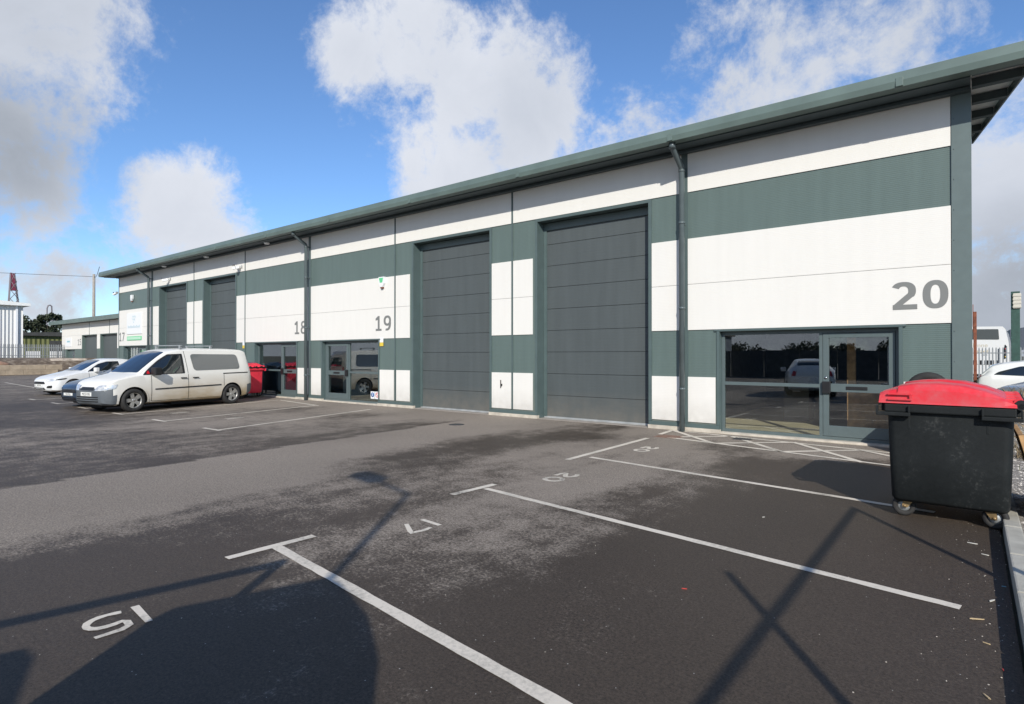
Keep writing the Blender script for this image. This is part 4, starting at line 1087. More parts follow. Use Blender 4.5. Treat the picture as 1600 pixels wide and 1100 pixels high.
class Vehicle:
    """stations: (x, half width, sill z, belt z, top z, roof half width, roof corner radius)"""
    def __init__(s, st, L_): s.st = st; s.L = L_; s.cache = {}
    def sec(s, x):
        k = round(x, 4)
        if k in s.cache: return s.cache[k]
        Wd, zb, bz, zt, wr, rn = interp(s.st, x)
        bz = min(bz, zt-.02)
        P_ = [(0, zb), (.78*Wd, zb), (.95*Wd, zb+.05), (.985*Wd, zb+.14), (Wd, zb+(bz-zb)*.45), (.99*Wd, zb+(bz-zb)*.8), (.965*Wd, bz)]
        g0 = (.965*Wd, bz); g1 = (wr+.015, zt-rn)
        for t in (.33, .66): P_.append((g0[0]+(g1[0]-g0[0])*t+.012*math.sin(math.pi*t), g0[1]+(g1[1]-g0[1])*t))
        P_.append(g1)
        for a in (22, 45, 67): P_.append((wr-.10+.115*math.cos(R(a)), zt-rn+(rn-.025)*math.sin(R(a))))
        P_.append((wr-.10, zt-.022)); P_.append((wr*.5, zt-.006)); P_.append((0, zt))
        s.cache[k] = P_; return P_
    def sy(s, x, z):
        P_ = s.sec(x)[1:]
        for a, b_ in zip(P_, P_[1:]):
            if a[1] <= z <= b_[1] and b_[1] > a[1]:
                t = (z-a[1])/(b_[1]-a[1]); return a[0]+(b_[0]-a[0])*t
        return P_[1][0] if z < P_[1][1] else 0
    def sz(s, x, y):
        P_ = s.sec(x); y = abs(y)
        for a, b_ in zip(P_[::-1], P_[::-1][1:]):
            if a[0] <= y <= b_[0]:
                t = (y-a[0])/(b_[0]-a[0]+1e-9); return a[1]+(b_[1]-a[1])*t
        return P_[-4][1]
    def sx(s, y, z, back=False):
        rng = [i*.02 for i in range(int(s.L/.02)+1)]
        if back: rng = [s.L-r for r in rng]
        y = abs(y); px = None
        for x in rng:
            Pz = s.sec(x)
            ok = s.sy(x, z) >= y and z <= Pz[-1][1]+.001 and z >= Pz[0][1]
            if ok:
                if px is None: return x
                a, b_ = px, x
                for _ in range(10):
                    m_ = (a+b_)/2; Pm = s.sec(m_)
                    if s.sy(m_, z) >= y and z <= Pm[-1][1]+.001 and z >= Pm[0][1]: b_ = m_
                    else: a = m_
                return b_
            px = x
        return 0 if not back else s.L
    def body(s, par, mats, fn=None, arches=(), skip=None):
        xs = sorted(set([round(t[0], 4) for t in s.st]+[round(i*.07, 4) for i in range(int(s.L/.07)+1)]+[s.L]))
        bm = bmesh.new(); rings = []
        for x in xs:
            P_ = s.sec(x); full = P_+[(-y, z) for y, z in P_[-2:0:-1]]
            rings.append([bm.verts.new((x, y, z)) for y, z in full])
        n = len(rings[0])
        for i in range(len(rings)-1):
            for j in range(n): bm.faces.new((rings[i][j], rings[i+1][j], rings[i+1][(j+1) % n], rings[i][(j+1) % n]))
        bm.faces.new(rings[0]); bm.faces.new(rings[-1][::-1])
        bmesh.ops.recalc_face_normals(bm, faces=bm.faces[:])
        me = bpy.data.meshes.new('b'); bm.to_mesh(me); bm.free()
        o = bpy.data.objects.new('car_body', me); COL.objects.link(o)
        cut = MB()
        for (ax, az, ar, aw) in arches:
            for sgn in (1, -1):
                cut.lathe([(ar, sgn*(aw-.34)), (ar, sgn*(aw+.25))], 'y', (ax, 0, az), 40)
        if arches:
            co_ = cut.build('cut', M['black'])
            md = o.modifiers.new('b', 'BOOLEAN'); md.operation = 'DIFFERENCE'; md.object = co_; md.solver = 'EXACT'
            dg = bpy.context.evaluated_depsgraph_get(); me2 = bpy.data.meshes.new_from_object(o.evaluated_get(dg))
            o.modifiers.clear(); o.data = me2; COL.objects.unlink(co_); bpy.data.objects.remove(co_)
        me = o.data; me.name = 'car_body'; me.materials.clear()
        for m_ in mats: me.materials.append(m_)
        for p in me.polygons:
            c = p.center; p.use_smooth = True; k = 0
            for (ax, az, ar, aw) in arches:
                if math.hypot(c.x-ax, c.z-az) < ar+.002 and abs(c.y) < aw-.002 and abs(c.y) > aw-.36 and (abs(p.normal.y) > .99 or abs(math.hypot(c.x-ax, c.z-az)-ar) < .012): k = 1; p.use_smooth = False
            if k == 0 and fn: k = fn(c, p.normal)
            p.material_index = k
        if skip:
            bm = bmesh.new(); bm.from_mesh(me); bmesh.ops.delete(bm, geom=[f for f in bm.faces if skip(f.calc_center_median())], context='FACES'); bm.to_mesh(me); bm.free()
        me.set_sharp_from_angle(angle=R(38))
        o.parent = par; return o
    def patch(s, name, m, par, poly, kind, off=.005, side=1, step=.06):
        """lay a 2D outline on the body: kind side (x,z), top (x,y), front/back (y,z)"""
        bm = bmesh.new(); vs = [bm.verts.new((p[0], p[1], 0)) for p in poly]; bm.faces.new(vs)
        for ax in (0, 1):
            lo = min(p[ax] for p in poly); hi = max(p[ax] for p in poly); c = lo+step
            while c < hi:
                co_ = (c, 0, 0) if ax == 0 else (0, c, 0); no = (1, 0, 0) if ax == 0 else (0, 1, 0)
                bmesh.ops.bisect_plane(bm, geom=bm.verts[:]+bm.edges[:]+bm.faces[:], plane_co=co_, plane_no=no); c += step
        for v in bm.verts:
            a, b_ = v.co.x, v.co.y
            if kind == 'side': v.co = (a, side*(s.sy(a, b_)+off), b_)
            elif kind == 'top': v.co = (a, b_, s.sz(a, b_)+off)
            elif kind == 'front': v.co = (s.sx(a, b_)-off, a, b_)
            else: v.co = (s.sx(a, b_, True)+off, a, b_)
        want = {'side': Vector((0, side, 0)), 'top': Vector((0, 0, 1)), 'front': Vector((-1, 0, 0)), 'back': Vector((1, 0, 0))}[kind]
        bm.normal_update()
        for f in bm.faces:
            if f.normal.dot(want) < 0: f.normal_flip()
            f.smooth = True
        # give the trim a little thickness
        me = bpy.data.meshes.new(name); bm.to_mesh(me); bm.free(); me.materials.append(m)
        o = bpy.data.objects.new(name, me); COL.objects.link(o); o.parent = par
        return o
def rounded(pts, r=.04, n=3):
    out = []; N_ = len(pts)
    for i in range(N_):
        p = Vector(pts[i]).to_2d(); a = Vector(pts[i-1]).to_2d(); b_ = Vector(pts[(i+1) % N_]).to_2d()
        ra = min(r, (a-p).length*.45); rb = min(r, (b_-p).length*.45)
        s0 = p+(a-p).normalized()*ra; s1 = p+(b_-p).normalized()*rb
        for k in range(n+1):
            t = k/n; q = s0*(1-t)**2+p*2*t*(1-t)+s1*t*t; out.append((q.x, q.y))
    return out
def wheel(par, x, y, r, w, side, rim_m, spokes=5, rimr=.62):
    """side=+1: outer face towards +y"""
    t = MB(); t.lathe([(r*.66, -w/2), (r*.90, -w/2-.004), (r*.985, -w*.36), (r, -w*.2), (r, w*.2), (r*.985, w*.36), (r*.90, w/2+.004), (r*.66, w/2)], 'y', (0, 0, 0), 44, closed=True)
    Mx = Matrix.Translation((x, y, r))
    t.xf(Mx); to = t.build('wheel', M['rubber'], par)
    k = MB(); s_ = side
    k.lathe([(r*.67, s_*w*.44), (r*.62, s_*w*.40), (r*.60, s_*w*.1), (r*.60, -s_*w*.4), (r*.67, -s_*w*.4)], 'y', (0, 0, 0), 40, closed=True)
    k.lathe([(.001, s_*w*.38), (r*.12, s_*w*.38), (r*.16, s_*w*.30), (r*.16, 0), (.001, 0)], 'y', (0, 0, 0), 24)
    for i in range(spokes):
        a = 2*math.pi*i/spokes+.3
        pts = [(-.13*r, .10*r), (.13*r, .10*r), (.17*r, .66*r), (-.17*r, .66*r)]
        v0 = [k.bm.verts.new((p[0]*math.cos(a)-p[1]*math.sin(a), s_*w*(.40 if p[1] > .3*r else .34), p[0]*math.sin(a)+p[1]*math.cos(a))) for p in pts]
        v1 = [k.bm.verts.new((v.co.x, v.co.y-s_*w*.16, v.co.z)) for v in v0]
        k.bm.faces.new(v0); k.bm.faces.new(v1[::-1])
        for j in range(4): k.bm.faces.new((v0[j], v0[(j+1) % 4], v1[(j+1) % 4], v1[j]))
    bmesh.ops.recalc_face_normals(k.bm, faces=k.bm.faces[:])
    k.xf(Mx); ro = k.build('rim', rim_m, to)
    d_ = MB(); d_.lathe([(.001, -s_*w*.02), (r*.60, -s_*w*.02), (r*.60, -s_*w*.1), (.001, -s_*w*.1)], 'y', (0, 0, 0), 24); d_.xf(Mx); d_.build('brake_disc', M['blackmat'], to)
    return to
def mirror_part(par, x, z, y, m, side, s=1):
    b = MB(); b.box(-.07*s, .07*s, 0, side*.20*s, -.08*s, .10*s, .03); b.xf(Matrix.Translation((x, side*(y+.04), z)))
    o = b.build('wing_mirror', m, par); return o
def plate(par, V, y0, y1, z0, z1, back=False, yellow=False, txt='MX53 KVB'):
    # a flat plate standing just proud of the bumper
    x = V.sx((y0+y1)/2, (z0+z1)/2, back)
    b = MB(); o_ = .012
    if back: b.box(x+.002, x+o_, y0, y1, z0, z1, .003)
    else: b.box(x-o_, x-.002, y0, y1, z0, z1, .003)
    p = b.build('number_plate', M['plate_y'] if yellow else M['plate'], par)
    tx = text_mesh('plate_characters', txt, (z1-z0)*.95, M['black'], p, x-o_-.001 if not back else x+o_+.001, (y0+y1)/2, z0+.018, ext=.001, align='CENTER', rot=(R(90), 0, R(-90 if not back else 90)), sx=.78)
    return p
def place(t, nose, head):
    """local +x runs from nose to tail; head = world heading of the nose"""
    h = Vector((head[0], head[1])).normalized(); t.location = (nose[0], nose[1], 0)
    t.rotation_euler = (0, 0, math.atan2(-h.y, -h.x))

# --- long white van with windows
VAN = [(0, .40, .32, .60, .62, .38, .02), (.06, .57, .25, .66, .70, .52, .04), (.18, .73, .22, .74, .79, .65, .05), (.35, .845, .20, .84, .90, .74, .06), (.65, .875, .20, .93, .99, .76, .06), (.95, .89, .20, .99, 1.065, .76, .07),
       (1.10, .895, .20, 1.01, 1.10, .76, .08), (1.30, .895, .20, 1.02, 1.25, .71, .10), (1.60, .897, .20, 1.03, 1.485, .66, .12), (1.85, .897, .20, 1.04, 1.66, .64, .12), (2.05, .897, .20, 1.05, 1.755, .645, .11), (2.35, .897, .20, 1.06, 1.815, .66, .11), (3.0, .897, .20, 1.08, 1.845, .675, .11), (3.9, .895, .20, 1.10, 1.84, .68, .11),
       (4.5, .885, .22, 1.12, 1.815, .67, .11), (4.68, .865, .25, 1.12, 1.77, .66, .12), (4.78, .83, .29, 1.12, 1.58, .64, .15), (4.84, .80, .33, .98, 1.15, .62, .08), (4.87, .76, .38, .66, .70, .6, .04)]
def build_van():
    V = Vehicle(VAN, 4.87)
    t = thing('parked_van', 'dirty white long windowed van with grey bumpers parked nearest in the row', 'van')
    def mi(c, n):
        if c.x < .52 and c.z < .60: return 2
        if c.x < .20 and c.z < .66: return 2
        if c.x > 4.62 and c.z < .62: return 2
        return 0
    V.body(t, [M['van_white'], M['blackmat'], M['bumper_grey']], mi, arches=[(.93, .33, .385, .88), (4.02, .33, .385, .88)])
    for s_ in (1, -1):
        W1 = rounded([(1.28, 1.055), (2.36, 1.075), (2.36, 1.62), (2.02, 1.60), (1.76, 1.44)], .03)
        V.patch('window_trim', M['black'], t, rounded([(1.20, 1.035), (2.43, 1.055), (2.43, 1.66), (2.0, 1.64), (1.72, 1.46)], .03), 'side', .004, s_)
        V.patch('side_window', M['car_glass'], t, W1, 'side', .008, s_)
        V.patch('side_window', M['car_glass_grey'], t, rounded([(2.72, 1.13), (4.36, 1.16), (4.30, 1.64), (2.66, 1.65)], .12, 5), 'side', .006, s_)
        V.patch('rub_strip', M['black'], t, [(1.52, .60), (3.62, .64), (3.62, .675), (1.52, .635)], 'side', .012, s_)
        V.patch('door_rail', M['black'], t, [(3.70, 1.005), (4.66, 1.02), (4.66, 1.05), (3.70, 1.035)], 'side', .008, s_)
        for x in (1.42, 2.52, 3.72):
            V.patch('door_seam', M['blackmat'], t, [(x, .27), (x+.014, .27), (x+.014, 1.03), (x, 1.03)], 'side', .003, s_)
        V.patch('door_seam', M['blackmat'], t, [(2.52, 1.05), (2.534, 1.05), (2.50, 1.74), (2.486, 1.74)], 'side', .003, s_)
        V.patch('door_seam', M['blackmat'], t, [(1.42, .27), (3.72, .27), (3.72, .282), (1.42, .282)], 'side', .003, s_)
        for x in (2.28, 2.66):
            hb = MB(); y_ = V.sy(x+.08, .92); hb.box(x, x+.19, s_*(y_+.006), s_*(y_+.035), .905, .935, .008); hb.build('door_handle', M['black'], t)
        V.patch('arch_lip', M['van_white'], t, [(.93+math.cos(R(a))*.385, .33+math.sin(R(a))*.385) for a in range(-8, 190, 9)]+[(.93+math.cos(R(a))*.415, .33+math.sin(R(a))*.415) for a in range(181, -10, -9)], 'side', .012, s_)
        V.patch('arch_lip', M['van_white'], t, [(4.02+math.cos(R(a))*.385, .33+math.sin(R(a))*.385) for a in range(-8, 190, 9)]+[(4.02+math.cos(R(a))*.415, .33+math.sin(R(a))*.415) for a in range(181, -10, -9)], 'side', .012, s_)
        V.patch('headlight', M['lamp_lens'], t, rounded([(s_*.38, .62), (s_*.72, .63), (s_*.70, .79), (s_*.40, .76)], .04), 'front', .012)
        V.patch('headlight', M['lamp_lens'], t, rounded([(.14, .64), (.42, .68), (.52, .80), (.20, .77)], .03), 'side', .010, s_)
        wheel(t, .93, s_*.80, .33, .21, s_, M['alloy']); wheel(t, 4.02, s_*.80, .33, .21, s_, M['alloy'])
        mirror_part(t, 1.50, 1.13, V.sy(1.5, 1.1), M['black'], s_, 1.25)
        V.patch('tail_light', M['red_lens'], t, [(s_*.68, .8), (s_*.76, .8), (s_*.74, 1.15), (s_*.66, 1.15)], 'back', .01)
    V.patch('mirror_flasher', M['red_lens'], t, [(1.31, 1.07), (1.40, 1.07), (1.40, 1.16), (1.36, 1.15)], 'side', .014, -1)
    V.patch('mirror_flasher', M['red_lens'], t, [(1.31, 1.07), (1.40, 1.07), (1.40, 1.16), (1.36, 1.15)], 'side', .014, 1)
    V.patch('windscreen', M['car_glass'], t, rounded([(1.15, -.66), (1.97, -.56), (2.0, 0), (1.97, .56), (1.15, .66), (1.11, 0)], .05), 'top', .006)
    V.patch('grille', M['black'], t, rounded([(-.33, .63), (.33, .63), (.30, .72), (-.30, .72)], .02), 'front', .010)
    for z in (.31, .37, .43): V.patch('bumper_slot', M['blackmat'], t, [(-.52, z), (.52, z), (.52, z+.028), (-.52, z+.028)], 'front', .008)
    V.patch('rear_window', M['car_glass'], t, rounded([(-.55, 1.17), (.55, 1.17), (.5, 1.52), (-.5, 1.52)], .05), 'back', .008)
    plate(t, V, -.26, .26, .47, .58)
    for x in (2.45, 3.45):
        b = MB(); b.box(x-.03, x+.03, -.66, .66, 1.90, 1.925, .008); b.box(x-.03, x+.03, -.62, -.56, 1.80, 1.90); b.box(x-.03, x+.03, .56, .62, 1.80, 1.90); b.build('roof_bar', M['grey_steel'], t)
    b = MB(); b.box(2.1, 4.6, -.72, .72, .12, .24); b.box(.3, 4.6, -.35, .35, .14, .26); b.build('underbody', M['blackmat'], t)
    return t, V
van, VV = build_van()
def squeeze(root):
    def T(x):
        if x < .5: return x*.70
        if x < 1.35: return x-.15
        if x < 3.5: return x-.15+.08*(x-1.35)/2.15
        return x-.07
    def go(o):
        if o.type == 'MESH':
            xs_ = [v.co.x for v in o.data.vertices]; wide = max(xs_)-min(xs_)
            if o.name.split('.')[0] in ('wheel', 'rim', 'brake_disc', 'plate_characters') or o.name.startswith('door_handle'):
                c_ = (max(xs_)+min(xs_))/2
                if o.name.startswith('plate'): o.location.x += T(o.location.x)-o.location.x
                else:
                    for v in o.data.vertices: v.co.x += T(c_)-c_
            else:
                for v in o.data.vertices: v.co.x = T(v.co.x)
        for ch in [q for q in ALL() if q.parent == o]: go(ch)
    go(root)
squeeze(van)
place(van, (-19.42, -6.59), (.2, -.98))

# --- small hatchback shape, reused with changes
HAT_ = [(0, .36, .27, .50, .56, .33, .02), (.05, .50, .21, .56, .63, .46, .03), (.16, .67, .17, .63, .70, .60, .04), (.35, .82, .16, .71, .78, .70, .05), (.65, .85, .16, .79, .85, .73, .05), (.95, .862, .17, .85, .925, .73, .06),
        (1.15, .865, .17, .88, .975, .72, .07), (1.40, .865, .17, .90, 1.10, .65, .10), (1.75, .866, .17, .92, 1.30, .58, .11), (2.05, .866, .17, .935, 1.425, .55, .10), (2.35, .866, .17, .95, 1.475, .56, .10), (2.8, .866, .17, .965, 1.475, .57, .10),
        (3.3, .862, .18, .985, 1.42, .56, .10), (3.65, .85, .20, 1.0, 1.33, .55, .10), (3.85, .82, .24, .99, 1.14, .56, .10), (3.97, .78, .28, .90, 1.0, .58, .06), (4.04, .70, .34, .70, .76, .56, .04)]
def build_hatch(paint, label, name='parked_car', cat='car', txt='', darkrear=False, rims=None, taperwin=False):
    V = Vehicle(HAT_, 4.04)
    t = thing(name, label, cat)
    V.body(t, [paint, M['blackmat']], None, arches=[(.83, .31, .355, .85), (3.33, .31, .355, .85)])
    rims = rims or M['alloy']
    for s_ in (1, -1):
        if taperwin:
            V.patch('side_window', M['car_glass'], t, rounded([(1.45, .955), (3.62, 1.03), (3.50, 1.12), (3.0, 1.29), (2.35, 1.34), (1.95, 1.29)], .03), 'side', .006, s_)
        else:
            V.patch('window_trim', M['black'], t, rounded([(1.36, .935), (2.66, .975), (2.66, 1.36), (2.2, 1.35), (1.86, 1.25)], .02), 'side', .004, s_)
            V.patch('side_window', M['car_glass'], t, rounded([(1.44, .955), (2.60, .99), (2.60, 1.33), (2.2, 1.32), (1.9, 1.23)], .02), 'side', .008, s_)
        for x in (1.38, 2.68):
            V.patch('door_seam', M['blackmat'], t, [(x, .25), (x+.012, .25), (x+.012, .93), (x, .93)], 'side', .003, s_)
        hb = MB(); y_ = V.sy(2.45, .84); hb.box(2.40, 2.58, s_*(y_+.004), s_*(y_+.03), .825, .85, .008); hb.build('door_handle', paint, t)
        V.patch('headlight', M['lamp_lens'], t, rounded([(s_*.44, .575), (s_*.70, .58), (s_*.78, .70), (s_*.46, .635)], .03), 'front', .010)
        V.patch('headlight_surround', M['black'], t, rounded([(.16, .60), (.52, .645), (.60, .70), (.30, .67)], .02), 'side', .006, s_)
        V.patch('fog_light_recess', M['black'], t, rounded([(s_*.46, .30), (s_*.64, .30), (s_*.66, .41), (s_*.5, .39)], .03), 'front', .008)
        wheel(t, .83, s_*.775, .31, .20, s_, rims); wheel(t, 3.33, s_*.775, .31, .20, s_, rims)
        mirror_part(t, 1.62, 1.0, V.sy(1.62, .95), paint, s_)
        V.patch('tail_light', M['red_lens'], t, [(s_*.58, .80), (s_*.72, .80), (s_*.66, 1.0), (s_*.54, 1.0)], 'back', .01)
    V.patch('windscreen', M['car_glass'], t, rounded([(1.20, -.62), (2.0, -.47), (2.04, 0), (2.0, .47), (1.20, .62), (1.14, 0)], .05), 'top', .006)
    V.patch('rear_window', M['car_glass'], t, rounded([(3.42, -.44), (3.78, -.50), (3.78, .50), (3.42, .44)], .04), 'top', .006)
    V.patch('grille', M['black'], t, rounded([(-.40, .46), (.40, .46), (.36, .56), (-.36, .56)], .03), 'front', .008)
    V.patch('lower_grille', M['black'], t, rounded([(-.40, .24), (.40, .24), (.36, .32), (-.36, .32)], .03), 'front', .008)
    if txt: plate(t, V, -.24, .24, .37, .45, txt=txt)
    b = MB(); b.box(.3, 3.8, -.35, .35, .12, .22); b.build('underbody', M['blackmat'], t)
    return t
c1 = build_hatch(M['white_paint'], 'clean white small van with a black grille parked at the far left of the row', 'parked_car', 'car', txt='ND19 FXH', rims=M['alloy_dark'])
place(c1, (-29.40, -5.35), (.2, -.98))
c2 = build_hatch(M['blue_paint'], 'dark blue car nose just showing behind the dirty white van', txt='YK12 OLA')
place(c2, (-21.90, -6.35), (.2, -.98))
c3 = build_hatch(M['white_paint'], 'white hatchback behind the corner post, seen beyond the red bin lid', taperwin=True)
c3.location = (4.2, 11.9, -.02); c3.rotation_euler = (0, 0, R(176))
c4 = build_hatch(M['silver_paint'], 'silver grey car with its bonnet showing before the white hatchback', taperwin=True)
c4.location = (.75, 8.9, -.02); c4.rotation_euler = (0, 0, R(30))
c5 = build_hatch(M['red_paint'], 'dark red car of which only the roof shows behind the white hatchback', taperwin=True)
c5.location = (2.0, 21.0, .35); c5.rotation_euler = (0, 0, R(5))

# --- coach seen from the rear
t = thing('parked_coach', 'white coach seen from behind beyond the palisade fence', 'coach', (.75, 39, 0), R(-3))
b = MB()
b.prism([(-1.55, .35), (1.0, .35), (1.22, .9), (1.25, 1.7), (1.20, 2.5), (1.05, 3.35), (.90, 3.55), (-1.2, 3.6), (-1.5, 3.3)], 'y', 0, 11.5)
bo = b.build('coach_body', M['white_paint'], t)
b = MB(); b.prism(rounded([(-1.3, 2.72), (.72, 2.68), (.68, 3.38), (-1.3, 3.42)], .06), 'y', -.02, -.002); b.build('rear_window', M['car_glass_grey'], t)
b = MB(); b.prism(rounded([(.96, 1.35), (1.10, 1.45), (1.12, 2.2), (1.02, 2.35), (.96, 2.0)], .04), 'y', -.03, -.002); b.build('tail_light', M['black'], t)
for zz, mm in ((2.05, M['red_lens']), (1.78, M['red_lens']), (1.52, M['yellow'])):
    b = MB(); b.lathe([(.001, -.045), (.045, -.045), (.045, -.031)], 'y', (1.04, 0, zz), 12); b.build('lamp', mm, t)
b = MB()
for k in range(7): b.box(-1.25+k*.30, -1.25+k*.30+.2, -.02, -.002, .98, 1.28)
b.build('engine_grille', M['black'], t)
b = MB(); b.box(-1.0, .4, -.02, -.002, 1.0, 1.02); b.box(-.2, .1, -.02, -.002, 1.62, 1.68); b.build('door_latch', M['grey_steel'], t)
o = text_mesh('coach_lettering', 'clynne', .38, mat('pale_gold', (.55, .5, .38), .5), t, -.85, -.005, 2.18, ext=.002)
o = text_mesh('coach_lettering', 'travel', .26, mat('gold', (.45, .33, .12), .5), t, -.45, -.005, 1.82, ext=.002)
for s_ in (-1.1, 1.0):
    b = MB(); b.lathe([(.3, -.14), (.48, -.15), (.5, -.1), (.5, .1), (.48, .15), (.3, .14)], 'x', (s_, 2.6, .5), 24, closed=True); b.build('wheel', M['rubber'], t)

# ------------------------------------------------------------------ fences
def palisade(name, p0, p1, z0, h, label, pitch=.155, m=None):
    """steel palisade fence: pales, two rails and posts"""
    p0 = Vector(p0); p1 = Vector(p1); L_ = (p1-p0).length; t = thing(name, label, 'fence', (p0.x, p0.y, z0), math.atan2(p1.y-p0.y, p1.x-p0.x))
    m = m or M['grey_steel']; b = MB(); x = 0
    while x < L_:
        b.prism([(x-.033, 0.05), (x+.033, .05), (x+.033, h-.12), (x+.012, h), (x, h-.07), (x-.012, h), (x-.033, h-.12)], 'y', -.01, .01); x += pitch
    b.build('pales', m, t)
    for z in (.35, h-.35):
        b = MB(); b.box(0, L_, .011, .05, z-.03, z+.03); b.build('rail', m, t)
    x = 0
    while x <= L_+.01:
        b = MB(); b.box(x-.05, x+.05, .051, .12, -.2, h-.1); b.build('post', m, t); x += 2.75
    return t
palisade('palisade_fence', (-1.5, 32.2), (9.5, 31.2), 0, 2.1, 'grey steel palisade fence in front of the white coach')
palisade('palisade_fence', (-72.5, -4.5), (-74.5, 11.0), 1.25, 1.5, 'pale grey palisade fence on the earth bank at the far left')
# rusty post and green post
b = MB(); b.box(-.045, .045, -.04, .04, 0, 3.1, .01); b.box(-.062, -.042, -.03, .03, 2.4, 3.35)
o = b.build('rusty_post', M['rust']); o.location = (.10, 13.4, 0); tag(o, 'tall rusty brown steel post just right of the building corner', 'post')
t = thing('green_post', 'dark green steel post with a pale box at its top at the right edge', 'post', (1.22, 15, 0))
b = MB(); b.box(-.12, .12, -.08, .08, 0, 3.85, .01); b.build('post_shaft', M['green_steel'], t)
b = MB(); b.box(-.07, .15, -.14, .10, 3.25, 3.78, .02)
for k in range(4): b.box(-.075, .155, -.155, -.141, 3.28+k*.13, 3.34+k*.13)
b.build('terminal_box', mat('box_cream', (.55, .52, .45), .6), t)

# fence frame outside the right edge of view: two posts and a rail that throw the crossing shadows
t = thing('fence_frame', 'plain green steel fence posts and rail on the verge right of the camera', 'fence', (1.38, -10, 0))
for (yy, h) in ((1.72, 2.42), (-1.55, 2.86), (-4.8, 2.42)):
    b = MB(); b.tube([(0, yy, 0), (0, yy, h)], .03, 10); b.build('post', M['green_steel'], t)
b = MB(); b.tube([(0, 1.72, 2.40), (0, -7, 2.40)], .032, 10); b.build('rail', M['green_steel'], t)

# ------------------------------------------------------------------ street lamp behind the photographer
def street_lamp(loc, rz, h, label, arm=.85):
    t = thing('street_lamp', label, 'street lamp', loc, rz)
    b = MB(); b.tube([(0, 0, 0), (0, 0, 1.2)], .075, 12); b.tube([(0, 0, 1.2), (0, 0, h)], .05, 12, r2=.035); b.build('lamp_column', M['galv'], t)
    b = MB(); b.tube([(0, 0, h-.02), (arm, 0, h+.06)], .03, 8); b.build('lamp_arm', M['galv'], t)
    b = MB(); b.box(arm-.1, arm+.48, -.115, .115, h+.0, h+.17, .03); b.build('lamp_head', M['grey_steel'], t)
    return t
street_lamp((.72, -15.55, 0), R(170), 6.0, 'grey street lamp with a short arm standing behind the camera')
street_lamp((-7.0, -26, 0), R(200), 6.5, 'grey street lamp reflected in the window of unit 20')

# made-up trailer out of view, added to throw the large shadow at lower left
t = thing('shadow_caster_trailer', 'unseen stand-in trailer with a long roof bar, added to cast the lower left shadow', 'shadow caster', (-1.57, -12.53, 0), R(-20))
def cover(y0, y1, h, name):
    b = MB(); W_ = 1.62
    prof = [(0, .45), (W_, .45), (W_, h-.75), (W_-.10, h-.38), (W_-.34, h-.12), (W_-.70, h), (.30, h), (.08, h-.06), (0, h-.2)]
    b.prism(prof, 'y', y0, y1); b.build(name, M['shed_white'], t)
cover(-.95, 0, 2.27, 'tail_cover'); cover(-3.2, -1.55, 2.15, 'front_cover')
b = MB(); b.box(.02, 1.60, -4.2, 0, .38, .449); b.build('shadow_caster_bed', M['grey_steel'], t)
for yy in (-1.25, -2.0):
    for xx in (-.09, 1.71):
        b = MB(); b.lathe([(.15, -.07), (.28, -.08), (.30, -.05), (.30, .05), (.28, .08), (.15, .07)], 'x', (xx, yy, .30), 24, closed=True); b.build('wheel', M['rubber'], t)
Rm = Matrix.Translation(t.location) @ Matrix.Rotation(R(-20), 4, 'Z')
def rackbar(pts, r):
    b = MB(); b.tube([Rm.inverted() @ Vector(p) for p in pts], r, 8); b.build('roof_bar', M['grey_steel'], t)
rackbar([(-2.75, -16.5, 2.33), (-1.91, -12.75, 2.33)], .045)
rackbar([(-1.91, -12.78, .4), (-1.91, -12.78, 2.33)], .04)
rackbar([(-2.55, -15.6, .4), (-2.55, -15.6, 2.33)], .04)
# ------------------------------------------------------------------ left background
def bank_h(x, y):
    e = (-x-60.5)+.10*(y-3); k = min(1, max(0, e/6)); return .02+1.32*k*k*(3-2*k)+.10*nz(x, y, .7)*k
heightsheet('earth_bank', -84, -60.3, -14, 26, .6, bank_h, M['soil'])
b = MB(); 
for i in range(9):
    for k in range(2): b.box(-61.4, -60.95, -7.2+i*1.15+(.3 if k else 0), -7.2+i*1.15+1.14+(.3 if k else 0), k*.42, k*.42+.415, .02)
tag(b.build('low_block_wall', M['blockwall']), 'low sand coloured block wall in front of the earth bank', 'wall')
b = MB(); b.lathe([(.001, .6), (.8, .5), (1.6, .22), (2.2, 0)], 'z', (-64, -1.2, .75), 24); b.xf(Matrix.Identity(4))
tag(b.build('sand_heap', mat('sand_heap', (.42, .24, .15), .95, noise=.25)), 'orange brown heap of sand on the bank behind the block wall', 'heap')
b = MB(); b.box(-67.5, -64.8, 3.6, 6.4, .8, 1.35, .2, M=None)
tag(b.build('rubble_heap', mat('rubble_heap', (.42, .36, .30), .95, noise=.5, nscale=2, bump=.8, bscale=8)), 'pale rubble heap at the left edge of unit 15', 'heap')
# white shed
t = thing('white_shed', 'tall white corrugated metal shed at the left edge behind the fence', 'shed', (-79.5, 0, 0))
b = MB(); b.box(-8, -.2, -16, 4.75, 0, 6.9); b.build('shed_wall', M['shed_white'], t)
b = MB(); b.prism([(-16.5, 6.9), (5.3, 6.9), (5.3, 7.15), (-6, 8.1), (-16.5, 7.2)], 'x', -8.5, .3); b.build('shed_roof', M['soffit'], t)
b = MB(); b.box(-.199, -.05, 4.1, 4.3, 0, 6.9); b.build('shed_downpipe', M['sign_white'], t)
b = MB(); b.prism([(.9, 5.0), (1.5, 5.0), (1.2, 5.35)], 'x', -.199, -.15); b.build('shed_vent', M['grey_steel'], t)
